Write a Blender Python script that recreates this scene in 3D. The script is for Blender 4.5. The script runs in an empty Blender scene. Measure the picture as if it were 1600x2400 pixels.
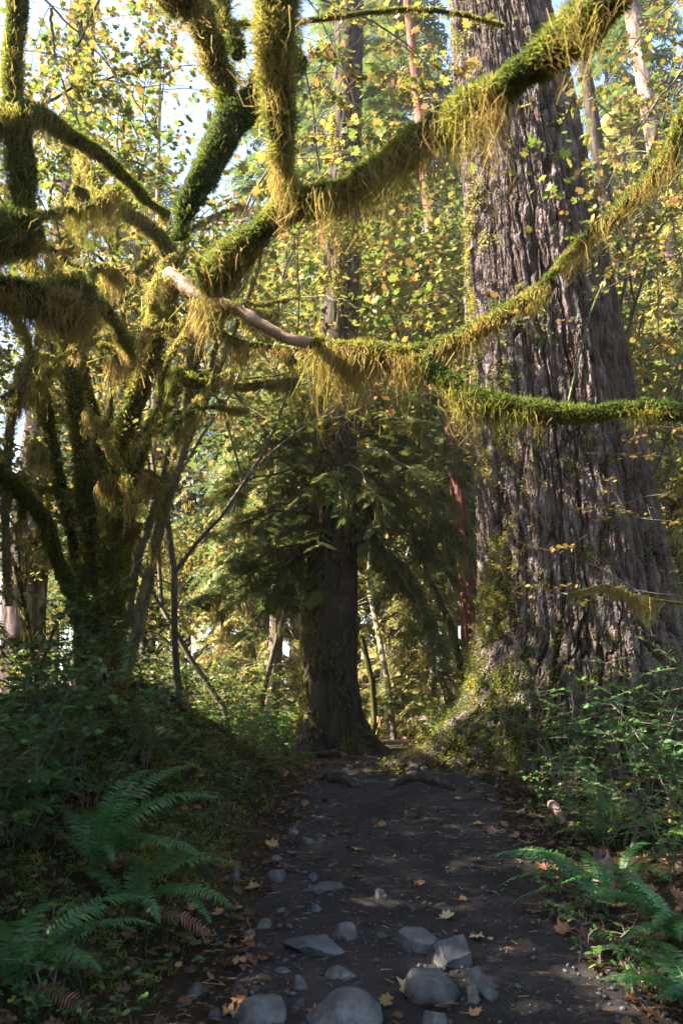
import bpy, bmesh, math
import numpy as np
from mathutils import Vector, Matrix

# ------------------------------------------------------------------ camera, sky, sun, exposure
S = bpy.context.scene
COL = S.collection
rad = math.radians
F = 28.0 / 36.0 * 2400.0            # focal length in photo pixels (1600 x 2400)
PITCH = rad(12.0)
CAM = np.array([0.0, 0.0, 1.55])
cp, sp = math.cos(PITCH), math.sin(PITCH)

cam = bpy.data.cameras.new('camera')
cam.lens = 28.0; cam.sensor_fit = 'VERTICAL'; cam.sensor_height = 36.0
cam.clip_start = 0.05; cam.clip_end = 2000.0
cam.dof.use_dof = True; cam.dof.focus_distance = 9.0; cam.dof.aperture_fstop = 3.2
camo = bpy.data.objects.new('camera', cam); COL.objects.link(camo)
camo.location = CAM; camo.rotation_euler = (math.pi / 2 + PITCH, 0, 0)
S.camera = camo

HAZE = 0.0006
SUN_EL, SUN_AZ = rad(42.0), rad(-91.0)       # azimuth from +Y towards +X: the sun stands at the left, a little behind the trees
sd = Vector((math.sin(SUN_AZ) * math.cos(SUN_EL), math.cos(SUN_AZ) * math.cos(SUN_EL), math.sin(SUN_EL)))
w = bpy.data.worlds.new('World'); S.world = w; w.use_nodes = True
wn = w.node_tree
sk = wn.nodes.new('ShaderNodeTexSky'); sk.sky_type = 'NISHITA'; sk.sun_disc = False
sk.sun_elevation = SUN_EL; sk.sun_rotation = SUN_AZ
sk.air_density = 1.0; sk.dust_density = 1.6; sk.ozone_density = 1.2
wn.links.new(sk.outputs[0], wn.nodes['Background'].inputs[0])
wn.nodes['Background'].inputs[1].default_value = 0.064
sl = bpy.data.lights.new('sun', 'SUN'); sl.energy = 5.0; sl.angle = rad(0.5); sl.color = (1.0, 0.86, 0.66)
so = bpy.data.objects.new('sun', sl); COL.objects.link(so)
so.rotation_euler = (-sd).to_track_quat('-Z', 'Y').to_euler(); so.location = (-20, 10, 30)
vs = S.view_settings
vs.view_transform = 'Standard'; vs.look = 'None'; vs.gamma = 1.0; vs.use_curve_mapping = False
vs.exposure = 3.25
S.cycles.max_bounces = 6; S.cycles.diffuse_bounces = 4; S.cycles.transmission_bounces = 4; S.cycles.glossy_bounces = 2
S.cycles.caustics_reflective = False; S.cycles.caustics_refractive = False

# ------------------------------------------------------------------ helpers
def P(px, py, Y):
    u = (px - 800.0) / F; v = (1200.0 - py) / F
    d = np.array([u, cp - v * sp, sp + v * cp])
    return CAM + d * (Y / d[1])

def depth_at(p): return (p[1] - CAM[1]) * cp + (p[2] - CAM[2]) * sp
def px2m(n, p): return n / F * depth_at(p)

def hash3(ix, iy, iz):
    h = (ix.astype(np.int64) * 374761393 + iy.astype(np.int64) * 668265263 + iz.astype(np.int64) * 2147483647 + 1013904223) & 0xffffffff
    h = ((h ^ (h >> 13)) * 1274126177) & 0xffffffff
    h = ((h ^ (h >> 16)) * 2246822519) & 0xffffffff
    return ((h ^ (h >> 15)) & 0xffff) / 65535.0 * 2 - 1

def noise(p):
    p = np.asarray(p, float); i = np.floor(p); f = p - i
    f = f * f * (3 - 2 * f)
    ix, iy, iz = [i[..., k].astype(np.int64) for k in range(3)]
    fx, fy, fz = [f[..., k] for k in range(3)]
    r = 0
    for a in (0, 1):
        wx = fx if a else 1 - fx
        for b in (0, 1):
            wy = fy if b else 1 - fy
            for c in (0, 1):
                wz = fz if c else 1 - fz
                r = r + wx * wy * wz * hash3(ix + a, iy + b, iz + c)
    return r

def fbm(p, o=4):
    p = np.asarray(p, float); r = 0; a = 0.5
    for k in range(o):
        r = r + a * noise(p * 2 ** k + 17.3 * k); a *= 0.5
    return r

def sstep(a, b, x):
    t = np.clip((x - a) / (b - a), 0, 1); return t * t * (3 - 2 * t)

def unit(v): return v / np.maximum(np.linalg.norm(v, axis=-1, keepdims=True), 1e-9)

class Geo:
    def __init__(s): s.V = []; s.T = []; s.Q = []; s.t = []; s.n = 0
    def add(s, V, T=None, Q=None, tint=0.5):
        V = np.asarray(V, float).reshape(-1, 3)
        if len(V) == 0: return
        s.V.append(V); s.t.append(np.broadcast_to(np.asarray(tint, float), (len(V),)))
        if T is not None and len(T): s.T.append(np.asarray(T, np.int64).reshape(-1, 3) + s.n)
        if Q is not None and len(Q): s.Q.append(np.asarray(Q, np.int64).reshape(-1, 4) + s.n)
        s.n += len(V)
    def mesh(s, name, mat, smooth=False):
        me = bpy.data.meshes.new(name)
        V = np.concatenate(s.V); T = np.concatenate(s.T) if s.T else np.zeros((0, 3), int); Q = np.concatenate(s.Q) if s.Q else np.zeros((0, 4), int)
        me.vertices.add(len(V)); me.vertices.foreach_set('co', V.astype(np.float32).ravel())
        loops = np.concatenate([T.ravel(), Q.ravel()]).astype(np.int32)
        me.loops.add(len(loops)); me.loops.foreach_set('vertex_index', loops)
        st = np.concatenate([np.arange(len(T)) * 3, len(T) * 3 + np.arange(len(Q)) * 4]).astype(np.int32)
        me.polygons.add(len(st)); me.polygons.foreach_set('loop_start', st)
        me.polygons.foreach_set('loop_total', np.concatenate([np.full(len(T), 3), np.full(len(Q), 4)]).astype(np.int32))
        me.update(calc_edges=True)
        me.polygons.foreach_set('use_smooth', np.full(len(st), smooth, dtype=bool))
        a = me.attributes.new('tint', 'FLOAT', 'POINT'); a.data.foreach_set('value', np.concatenate(s.t).astype(np.float32))
        if mat: me.materials.append(mat)
        return me
    def build(s, name, mat, parent=None, smooth=False):
        return link(name, s.mesh(name, mat, smooth), parent)

def link(name, me, parent=None):
    o = bpy.data.objects.new(name, me); COL.objects.link(o)
    if parent is not None: o.parent = parent
    return o

def tag(o, label=None, cat=None, group=None, kind=None):
    if label: o['label'] = label
    if cat: o['category'] = cat
    if group: o['group'] = group
    if kind: o['kind'] = kind
    return o

def thing(name, label, cat, loc=(0, 0, 0), group=None, rz=0.0, sc=1.0):
    o = bpy.data.objects.new(name, None); COL.objects.link(o)
    o.empty_display_size = 0.2
    o.location = [float(a) for a in loc]; o.rotation_euler = (0, 0, rz); o.scale = (sc, sc, sc)
    return tag(o, label, cat, group)

def dup(root, loc, rz, label, sc=1.0, group=None, tilt=(0, 0)):
    r = root.copy(); COL.objects.link(r)
    r.location = [float(a) for a in loc]; r.rotation_euler = (tilt[0], tilt[1], rz); r.scale = (sc, sc, sc)
    r['label'] = label
    if group: r['group'] = group
    for ch in list(root.children):
        c = ch.copy(); COL.objects.link(c); c.parent = r
        for g in list(ch.children):
            d = g.copy(); COL.objects.link(d); d.parent = c
    return r

def place(o, loc, rz, sc, tilt=(0, 0)):
    o.location = [float(a) for a in loc]; o.rotation_euler = (tilt[0], tilt[1], rz); o.scale = (sc, sc, sc)

def spline(pts, n):
    """Catmull-Rom through pts (k, m) -> n samples evenly spread."""
    pts = np.asarray(pts, float); k = len(pts)
    if k == 2: return pts[0] + (pts[1] - pts[0]) * np.linspace(0, 1, n)[:, None]
    E = np.vstack([2 * pts[0] - pts[1], pts, 2 * pts[-1] - pts[-2]])
    seg = np.linalg.norm(np.diff(pts[:, :3], axis=0), axis=1); cum = np.concatenate([[0], np.cumsum(seg)])
    s = np.linspace(0, cum[-1], n); i = np.clip(np.searchsorted(cum, s, side='right') - 1, 0, k - 2)
    t = ((s - cum[i]) / np.maximum(seg[i], 1e-9))[:, None]
    a, b, c, d = E[i], E[i + 1], E[i + 2], E[i + 3]
    return 0.5 * (2 * b + (c - a) * t + (2 * a - 5 * b + 4 * c - d) * t ** 2 + (3 * b - 3 * c + d - a) * t ** 3)

def frames(C):
    T = unit(np.gradient(C, axis=0)); N = np.zeros_like(C)
    ref = np.array([0, 0, 1.0]) if abs(T[0, 2]) < 0.9 else np.array([1.0, 0, 0])
    v = ref
    for i in range(len(C)):
        v = v - T[i] * np.dot(v, T[i]); v = v / max(np.linalg.norm(v), 1e-9); N[i] = v
    return T, N, np.cross(T, N)

def tube(g, C, R, seg=10, rough=0.0, rf=3.0, tint=0.5, rs=1.0, caps=True):
    C = np.asarray(C, float); R = np.asarray(R, float); n = len(C)
    T, N, B = frames(C)
    a = np.linspace(0, 2 * np.pi, seg, endpoint=False)
    D = N[:, None] * np.cos(a)[None, :, None] + B[:, None] * np.sin(a)[None, :, None]
    rr = np.broadcast_to(R[:, None], (n, seg))
    tt = tint
    if rough:
        q = (C[:, None] + D * R[:, None, None]) * rf
        nz = fbm(q * np.array([1, 1, rs]), 3)
        rr = rr * (1 + rough * 2 * nz)
        tt = np.clip(0.5 + nz, 0, 1).ravel()
    V = (C[:, None] + D * rr[..., None]).reshape(-1, 3)
    i = np.arange(n - 1)[:, None] * seg; j = np.arange(seg)[None]
    Q = np.stack([i + j, i + (j + 1) % seg, i + seg + (j + 1) % seg, i + seg + j], -1).reshape(-1, 4)
    base = g.n
    g.add(V, None, Q, tt)
    if caps:
        for k in (0, n - 1):
            ring = base + k * seg + np.arange(seg)
            c = g.n; g.add(C[k:k + 1], None, None, 0.3)
            tri = np.stack([np.full(seg, c), ring if k else np.roll(ring, -1), np.roll(ring, -1) if k else ring], -1)
            g.T.append(tri.astype(np.int64))
    return T, N, B

def strands(g, base, tip, width, tint, rng, wave=0.0):
    """thin tapering ribbons from base to tip; wave > 0 bends them"""
    n = len(base)
    if n == 0: return
    d = tip - base; L = np.linalg.norm(d, axis=1, keepdims=True)
    s = np.cross(unit(d), rng.normal(size=(n, 3))); s = unit(s)
    w = np.broadcast_to(np.asarray(width, float), (n,))[:, None] * 0.5
    t = np.broadcast_to(tint, (n,))
    if not wave:
        mid = base + d * 0.55
        V = np.stack([base - s * w, base + s * w, mid + s * w * 0.85, mid - s * w * 0.85, tip], 1).reshape(-1, 3)
        o = np.arange(n)[:, None] * 5
        g.add(V, o + np.array([[3, 2, 4]]), o + np.array([[0, 1, 2, 3]]), np.repeat(t, 5))
    else:
        k1 = rng.normal(size=(n, 3)) * L * wave; k2 = rng.normal(size=(n, 3)) * L * wave
        m1 = base + d * 0.33 + k1; m2 = base + d * 0.68 + k2
        V = np.stack([base - s * w, base + s * w, m1 + s * w, m1 - s * w, m2 + s * w * .75, m2 - s * w * .75, tip], 1).reshape(-1, 3)
        o = np.arange(n)[:, None] * 7
        g.add(V, o + np.array([[5, 4, 6]]), np.concatenate([o + np.array([[0, 1, 2, 3]]), o + np.array([[3, 2, 4, 5]])]), np.repeat(t, 7))

def scatter(g, TV, TT, pos, ax, up, size, tint, tj=None):
    """copies of a little template: ax = its +X, up = its +Z"""
    n = len(pos)
    if n == 0: return
    X = unit(np.asarray(ax, float)); Z = unit(up - X * np.sum(up * X, -1, keepdims=True)); Y = np.cross(Z, X)
    M = np.stack([X, Y, Z], -1) * np.asarray(size, float).reshape(-1, 1, 1)
    V = np.einsum('nij,mj->nmi', M, TV) + pos[:, None]
    m = len(TV)
    T = (np.arange(n)[:, None, None] * m + TT[None]).reshape(-1, 3)
    t = np.repeat(np.broadcast_to(tint, (n,)), m)
    if tj is not None: t = t + np.tile(tj, n)
    g.add(V.reshape(-1, 3), T, None, t)

def rdir(rng, n): return unit(rng.normal(size=(n, 3)))

# ------------------------------------------------------------------ materials
def nodes(name):
    m = bpy.data.materials.new(name); m.use_nodes = True
    nt = m.node_tree; nt.nodes.clear()
    return m, nt, nt.nodes.new('ShaderNodeOutputMaterial')

def ramp(nt, stops, fac):
    r = nt.nodes.new('ShaderNodeValToRGB'); e = r.color_ramp.elements
    while len(e) < len(stops): e.new(0.5)
    for k, (p, c) in enumerate(stops):
        e[k].position = p; e[k].color = (*c, 1)
    nt.links.new(fac, r.inputs[0]); return r.outputs[0]

def attr(nt, name='tint'):
    a = nt.nodes.new('ShaderNodeAttribute'); a.attribute_name = name; return a.outputs['Fac']

def tex(nt, scale, detail=4, rough=0.6, stretch=(1, 1, 1)):
    c = nt.nodes.new('ShaderNodeTexCoord'); mp = nt.nodes.new('ShaderNodeMapping'); mp.inputs['Scale'].default_value = stretch
    n = nt.nodes.new('ShaderNodeTexNoise'); n.inputs['Scale'].default_value = scale; n.inputs['Detail'].default_value = detail; n.inputs['Roughness'].default_value = rough
    nt.links.new(c.outputs['Object'], mp.inputs[0]); nt.links.new(mp.outputs[0], n.inputs['Vector']); return n.outputs['Fac']

def mathn(nt, op, a, b, clamp=False):
    n = nt.nodes.new('ShaderNodeMath'); n.operation = op; n.use_clamp = clamp
    for k, x in enumerate((a, b)):
        if isinstance(x, (int, float)): n.inputs[k].default_value = x
        else: nt.links.new(x, n.inputs[k])
    return n.outputs[0]

def mixc(nt, fac, a, b):
    n = nt.nodes.new('ShaderNodeMix'); n.data_type = 'RGBA'
    for s, x in ((0, fac), (6, a), (7, b)):
        if isinstance(x, (int, float)): n.inputs[s].default_value = x
        elif isinstance(x, tuple): n.inputs[s].default_value = (*x, 1)
        else: nt.links.new(x, n.inputs[s])
    return n.outputs[2]

def bump(nt, h, strength, dist):
    b = nt.nodes.new('ShaderNodeBump'); b.inputs['Strength'].default_value = strength; b.inputs['Distance'].default_value = dist
    nt.links.new(h, b.inputs['Height']); return b.outputs[0]

def leafy(name, stops, trans=0.4, rough=0.5, spec=0.3, tgain=1.0):
    m, nt, out = nodes(name)
    c = ramp(nt, stops, attr(nt))
    p = nt.nodes.new('ShaderNodeBsdfPrincipled'); p.inputs['Roughness'].default_value = rough; p.inputs['Specular IOR Level'].default_value = spec
    nt.links.new(c, p.inputs['Base Color'])
    t = nt.nodes.new('ShaderNodeBsdfTranslucent')
    if tgain != 1.0:
        h = nt.nodes.new('ShaderNodeHueSaturation'); h.inputs['Value'].default_value = tgain; nt.links.new(c, h.inputs['Color']); nt.links.new(h.outputs[0], t.inputs[0])
    else: nt.links.new(c, t.inputs[0])
    mx = nt.nodes.new('ShaderNodeMixShader'); mx.inputs[0].default_value = trans
    nt.links.new(p.outputs[0], mx.inputs[1]); nt.links.new(t.outputs[0], mx.inputs[2]); nt.links.new(mx.outputs[0], out.inputs[0])
    return m

def solid(name, stops, scale=8, stretch=(1, 1, 1), rough=0.85, bs=0.5, bd=0.01, bscale=60, spec=0.2, mixattr=0.6, detail=6, grain=0.0, gscale=45):
    """opaque surface: colour from the tint attribute mixed with noise, plus fine bump"""
    m, nt, out = nodes(name)
    f = mathn(nt, 'ADD', mathn(nt, 'MULTIPLY', attr(nt), mixattr), mathn(nt, 'MULTIPLY', tex(nt, scale, detail, 0.65, stretch), 1 - mixattr))
    c = ramp(nt, stops, f)
    if grain:
        h = nt.nodes.new('ShaderNodeHueSaturation'); nt.links.new(c, h.inputs['Color'])
        gv = mathn(nt, 'ADD', mathn(nt, 'MULTIPLY', mathn(nt, 'ADD', tex(nt, gscale, 6, .75, stretch), tex(nt, 2.2, 4, .6)), grain), 1 - grain)
        nt.links.new(gv, h.inputs['Value']); c = h.outputs[0]
    p = nt.nodes.new('ShaderNodeBsdfPrincipled'); p.inputs['Roughness'].default_value = rough; p.inputs['Specular IOR Level'].default_value = spec
    nt.links.new(c, p.inputs['Base Color'])
    if bs: nt.links.new(bump(nt, tex(nt, bscale, 8, 0.7, stretch), bs, bd), p.inputs['Normal'])
    nt.links.new(p.outputs[0], out.inputs[0])
    return m

M = {}
M['moss'] = leafy('moss', [(0.0, (0.035, 0.065, 0.018)), (0.22, (0.085, 0.12, 0.022)), (0.45, (0.25, 0.23, 0.04)), (0.72, (0.38, 0.285, 0.115)), (1.0, (0.27, 0.12, 0.045))], 0.6, 0.9, 0.1, 1.15)
M['drape'] = leafy('hanging moss', [(0.0, (0.10, 0.11, 0.03)), (0.5, (0.24, 0.20, 0.06)), (1.0, (0.30, 0.20, 0.08))], 0.5, 0.9, 0.1)
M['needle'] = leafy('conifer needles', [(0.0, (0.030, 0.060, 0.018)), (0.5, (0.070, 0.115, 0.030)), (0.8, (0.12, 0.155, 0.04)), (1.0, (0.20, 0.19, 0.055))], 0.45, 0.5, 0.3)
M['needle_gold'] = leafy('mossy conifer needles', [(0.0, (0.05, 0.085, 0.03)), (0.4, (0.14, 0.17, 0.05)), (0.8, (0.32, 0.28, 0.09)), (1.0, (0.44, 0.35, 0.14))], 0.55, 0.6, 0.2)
M['maple'] = leafy('autumn maple leaf', [(0.0, (0.05, 0.105, 0.018)), (0.35, (0.11, 0.15, 0.03)), (0.58, (0.215, 0.185, 0.04)), (0.76, (0.26, 0.16, 0.042)), (0.9, (0.21, 0.10, 0.04)), (1.0, (0.15, 0.07, 0.035))], 0.5, 0.5, 0.25)
M['shrub'] = leafy('shrub leaf', [(0.0, (0.020, 0.075, 0.020)), (0.5, (0.045, 0.13, 0.030)), (0.8, (0.10, 0.17, 0.030)), (0.93, (0.28, 0.24, 0.04)), (1.0, (0.30, 0.12, 0.04))], 0.4, 0.4, 0.4)
M['fern'] = leafy('fern', [(0.0, (0.016, 0.065, 0.018)), (0.5, (0.030, 0.115, 0.030)), (0.9, (0.07, 0.15, 0.035)), (1.0, (0.20, 0.12, 0.04))], 0.35, 0.4, 0.4)
M['litter'] = leafy('dead leaf', [(0.0, (0.06, 0.028, 0.018)), (0.4, (0.13, 0.062, 0.035)), (0.75, (0.24, 0.13, 0.06)), (0.92, (0.36, 0.22, 0.09)), (1.0, (0.42, 0.32, 0.20))], 0.2, 0.6, 0.3)
M['bark_big'] = solid('furrowed conifer bark', [(0.15, (0.018, 0.010, 0.008)), (0.38, (0.062, 0.041, 0.037)), (0.58, (0.112, 0.085, 0.086)), (0.85, (0.22, 0.19, 0.195))], 9, (1, 1, 0.22), 0.95, 1.0, 0.05, 38, 0.1, 0.6, grain=1.9, gscale=34)
M['bark_dark'] = solid('dark mossy bark', [(0.2, (0.013, 0.009, 0.006)), (0.5, (0.034, 0.025, 0.018)), (0.8, (0.070, 0.056, 0.046))], 6, (1, 1, 0.3), 0.9, 0.8, 0.012, 40, 0.15, 0.5, grain=1.4, gscale=30)
M['bark_far'] = solid('pale conifer bark', [(0.2, (0.06, 0.042, 0.034)), (0.5, (0.135, 0.10, 0.086)), (0.8, (0.22, 0.18, 0.16))], 5, (1, 1, 0.3), 0.9, 0.8, 0.02, 22, 0.1, 0.4, grain=1.5, gscale=16)
M['bark_red'] = solid('reddish bark', [(0.2, (0.06, 0.022, 0.016)), (0.5, (0.15, 0.065, 0.05)), (0.8, (0.24, 0.12, 0.10))], 5, (1, 1, 0.4), 0.9, 0.8, 0.02, 22, 0.1, 0.4)
M['wood'] = solid('twig bark', [(0.2, (0.05, 0.038, 0.028)), (0.5, (0.11, 0.095, 0.075)), (0.8, (0.19, 0.175, 0.145))], 9, (1, 1, 0.6), 0.8, 0.4, 0.004, 60, 0.2, 0.4)
M['limb'] = solid('mossy limb bark', [(0.2, (0.024, 0.024, 0.011)), (0.5, (0.055, 0.058, 0.018)), (0.8, (0.10, 0.095, 0.035))], 14, (1, 1, 1), 0.95, 0.8, 0.01, 70, 0.1, 0.4)
M['bare'] = solid('peeled pink limb', [(0.25, (0.17, 0.10, 0.07)), (0.5, (0.33, 0.20, 0.145)), (0.75, (0.46, 0.33, 0.25))], 12, (1, 1, 1), 0.6, 0.6, 0.008, 40, 0.3, 0.35, grain=1.3, gscale=25)
M['root'] = solid('worn root', [(0.2, (0.012, 0.009, 0.008)), (0.5, (0.034, 0.026, 0.024)), (0.8, (0.085, 0.070, 0.064))], 14, (1, 1, 1), 0.8, 0.8, 0.01, 50, 0.25, 0.5, grain=1.4, gscale=40)
M['stump'] = solid('rotten wood', [(0.2, (0.06, 0.04, 0.038)), (0.5, (0.17, 0.12, 0.115)), (0.8, (0.28, 0.23, 0.22))], 20, (1, 1, 0.25), 0.9, 0.7, 0.01, 50, 0.15, 0.4)
M['rock'] = solid('grey stone', [(0.25, (0.028, 0.029, 0.032)), (0.5, (0.072, 0.074, 0.080)), (0.75, (0.15, 0.15, 0.158))], 9, (1, 1, 1), 0.65, 0.5, 0.008, 55, 0.35, 0.25, grain=1.3, gscale=28)
M['rock_dark'] = solid('dark slate stone', [(0.25, (0.018, 0.020, 0.026)), (0.5, (0.042, 0.047, 0.058)), (0.75, (0.08, 0.087, 0.105))], 9, (1, 1, 1), 0.5, 0.5, 0.006, 55, 0.4, 0.25, grain=1.3, gscale=28)
M['soil'] = solid('forest soil', [(0.25, (0.010, 0.007, 0.006)), (0.45, (0.024, 0.016, 0.011)), (0.62, (0.038, 0.028, 0.015)), (0.8, (0.034, 0.046, 0.014))], 2.2, (1, 1, 1), 0.95, 1.0, 0.03, 30, 0.1, 0.3, 8)
M['path'] = solid('trodden dirt', [(0.25, (0.0095, 0.008, 0.009)), (0.5, (0.021, 0.018, 0.0195)), (0.75, (0.040, 0.035, 0.037))], 5, (1, 1, 1), 0.8, 1.0, 0.012, 95, 0.25, 0.35, 10, grain=1.2, gscale=60)

# ------------------------------------------------------------------ terrain
def trail_edges(y):
    L = np.interp(y, [0, 4, 6.5, 9, 11, 14, 40], [-0.70, -0.64, -0.58, -0.36, -0.22, 0.25, 1.6])
    R = np.interp(y, [0, 4, 6.5, 9, 11, 14, 40], [1.50, 1.50, 1.50, 1.58, 1.62, 1.4, 2.6])
    return L, R

def terrain(x, y, detail=True):
    x = np.asarray(x, float); y = np.asarray(y, float)
    z = 0.47 * sstep(3.2, 10.5, y) - 0.12 * sstep(13.5, 20, y)
    L, R = trail_edges(y)
    dl = np.maximum(0, L - x); dr = np.maximum(0, x - R)
    HL = 0.34 + 0.78 * np.exp(-((y - 8.3) / 2.1) ** 2)
    z = z + HL * sstep(0, 1.75, dl) * (1 - sstep(9.3, 12.4, y))
    z = z + 0.12 * sstep(0, 1.5, dr)
    z = z + 0.17 * np.exp(-(((x - 2.6) / 2.0) ** 2 + ((y - 9.9) / 1.5) ** 2))
    off = sstep(0.0, 0.5, np.maximum(dl, dr))
    if detail:
        p = np.stack([x, y, np.zeros_like(x)], -1)
        z = z + 0.24 * off * (1 - .8 * sstep(8.5, 10, y) * (1 - sstep(14, 18, y)) * (x > -1.5)) * fbm(p * 0.9, 4) + (0.03 + 0.05 * off) * fbm(p * 3.1 + 5, 3)
    z = z + 0.5 * sstep(16, 40, y) * fbm(np.stack([x * 0.09, y * 0.09, np.zeros_like(x)], -1), 2)
    return z

def G(px, py, dz=0.0):
    """where the ray through photo pixel (px, py) first meets the ground"""
    Y = np.linspace(2.5, 40, 6000)
    u = (px - 800.0) / F; v = (1200.0 - py) / F
    d = np.array([u, cp - v * sp, sp + v * cp])
    q = CAM[None] + d[None] * (Y / d[1])[:, None]
    below = q[:, 2] < terrain(q[:, 0], q[:, 1])
    k = int(np.argmax(below)) if below.any() else len(Y) - 1
    r = q[k].copy(); r[2] = terrain(r[0:1], r[1:2])[0] + dz
    return r

def gz(x, y): return float(terrain(np.array([x]), np.array([y]))[0])
def at_px(px, Y):
    """ground point at distance Y under column px"""
    x = (px - 800.0) / F * (Y * cp)
    return np.array([x, Y, gz(x, Y)])

def axis(parts):
    return np.unique(np.concatenate(parts))
xs = axis([np.arange(-6, 6, 0.035), np.linspace(-14, -6, 60), np.linspace(6, 14, 60), np.linspace(-110, -14, 60), np.linspace(14, 110, 60)])
ys = axis([np.arange(2.5, 15, 0.035), np.linspace(-20, 2.5, 90), np.linspace(15, 40, 120), np.linspace(40, 160, 70), np.linspace(-50, -20, 16)])
XX, YY = np.meshgrid(xs, ys)
ZZ = terrain(XX, YY)
g = Geo()
nx, ny = len(xs), len(ys)
i = np.arange(ny - 1)[:, None] * nx + np.arange(nx - 1)[None]
gn = np.clip(0.5 + fbm(np.stack([XX * 1.3, YY * 1.3, ZZ * 0 + 3], -1), 4), 0, 1)
g.add(np.stack([XX, YY, ZZ], -1).reshape(-1, 3), None, np.stack([i, i + 1, i + nx + 1, i + nx], -1).reshape(-1, 4), gn.ravel())
tag(g.build('ground', M['soil'], None, True), kind='structure')

g = Geo()
ty = np.arange(1.2, 13.2, 0.022); ts = np.linspace(0, 1, 110)
L, R = trail_edges(ty)
wob = lambda y, s: 0.26 * fbm(np.stack([y * 1.3, y * 0 + s, y * 0], -1), 5)
Lw = L + wob(ty, 3.0) - 0.02; Rw = R + wob(ty, 9.0)
tx = Lw[:, None] + (Rw - Lw)[:, None] * ts[None]
tyy = np.broadcast_to(ty[:, None], tx.shape)
edge = np.minimum(ts, 1 - ts)[None] * np.ones_like(tx)
p3 = np.stack([tx, tyy, 0 * tx], -1)
tz = terrain(tx, tyy) + 0.012 - 0.05 * (1 - sstep(0, 0.035, edge)) + 0.018 * fbm(p3 * 9, 3) * sstep(0, .05, edge) + 0.008 * np.maximum(0, noise(p3 * 38)) * sstep(0, .05, edge)
i = np.arange(len(ty) - 1)[:, None] * 110 + np.arange(109)[None]
g.add(np.stack([tx, tyy, tz], -1).reshape(-1, 3), None, np.stack([i, i + 1, i + 111, i + 110], -1).reshape(-1, 4), np.clip(0.5 + fbm(p3 * 2.2, 4), 0, 1).ravel())
tag(g.build('path', M['path'], None, True), kind='structure')

# ------------------------------------------------------------------ leaf and spray templates
def maple_template(cup=0.12):
    ang = np.radians([-150, -128, -100, -72, -52, -36, -15, 0, 15, 36, 52, 72, 100, 128, 150])
    rr = np.array([0.42, 0.66, 0.52, 0.95, 0.72, 0.98, 0.82, 1.1, 0.82, 0.98, 0.72, 0.95, 0.52, 0.66, 0.42])
    rr = rr * 0.92
    V = np.stack([np.cos(ang) * rr * 0.6, np.sin(ang) * rr * 0.6, cup * (rr - 0.4) ** 2 - 0.1 * rr * np.cos(ang)], -1)
    V = np.vstack([[[0, 0, 0.0]], V])
    k = np.arange(1, len(V) - 1)
    T = np.stack([np.zeros_like(k), k, k + 1], -1)
    return V, T
MAPLE = maple_template()
OVAL = (np.array([[0, 0, 0], [.35, .26, .03], [.75, .2, -.02], [1, 0, -.10], [.75, -.2, -.02], [.35, -.26, .03]], float), np.array([[0, 1, 5], [1, 2, 5], [2, 4, 5], [2, 3, 4]])[:, ::-1])

def spray_template(n, fine, rng):
    V, T = [], []
    def strip(a, b, w):
        d = b - a; s = np.array([-d[1], d[0], 0]); s = s / max(np.linalg.norm(s), 1e-9) * w * 0.5
        k = len(V); m = a + d * 0.45
        V.extend([a - s * .6, a + s * .6, m + s, m - s, b]); T.extend([[k, k + 1, k + 2], [k, k + 2, k + 3], [k + 3, k + 2, k + 4]])
    def sag(t): return -0.16 * t * t
    for q in range(n):
        t = (q + 0.6) / (n + 0.2)
        L = 0.46 * (1 - t) ** 0.7 + 0.10
        for sgn in (-1, 1):
            t2 = t + rng.uniform(-.03, .03); an = math.radians(rng.uniform(42, 58)) * sgn
            a = np.array([t2, 0, sag(t2)]); b = a + np.array([math.cos(an) * L, math.sin(an) * L, -0.10 * L - rng.uniform(0, .06)])
            if not fine: strip(a, b, 0.085)
            else:
                strip(a, b, 0.012)
                m = 6
                for j in range(m):
                    u = (j + 0.5) / m; c = a + (b - a) * u; l = 0.12 * (1 - 0.5 * u)
                    for s2 in (-1, 1):
                        an2 = an + s2 * math.radians(rng.uniform(38, 60))
                        strip(c, c + np.array([math.cos(an2) * l, math.sin(an2) * l, rng.uniform(-.03, .02)]), 0.036)
    strip(np.array([0, 0, 0.0]), np.array([0.55, 0, sag(.55)]), 0.03 if not fine else 0.02)
    strip(np.array([.5, 0, sag(.5)]), np.array([1.06, 0, sag(1.06)]), 0.07 if not fine else 0.03)
    return np.array(V), np.array(T)
SPRAY = spray_template(7, False, np.random.default_rng(1))
SPRAY_FINE = spray_template(9, True, np.random.default_rng(2))

# ------------------------------------------------------------------ generators
def drapes(g, pts, rng, lmin, lmax, spread, per, width, t0=0.3, t1=0.9):
    """clumps of hanging moss whose strands gather towards ragged points"""
    n = len(pts)
    if n == 0: return
    Lc = lmin + (lmax - lmin) * rng.random(n) ** 1.8
    base = np.repeat(pts, per, 0) + rng.normal(size=(n * per, 3)) * np.array([1, 1, 0.4]) * np.repeat(np.broadcast_to(spread, (n,)), per)[:, None]
    L = np.repeat(Lc, per) * rng.uniform(0.35, 1.0, n * per)
    ctr = np.repeat(pts, per, 0)
    pull = (L / np.repeat(Lc, per))[:, None]
    tip = base + (ctr - base) * pull * 0.75; tip[:, 2] = base[:, 2] - L
    tip[:, :2] += rng.normal(size=(n * per, 2)) * 0.06 * L[:, None]
    tc = np.repeat(t0 + (t1 - t0) * rng.random(n), per) + rng.normal(size=n * per) * 0.08
    strands(g, base, tip, width, np.clip(tc, 0, 1), rng, .07)

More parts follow.
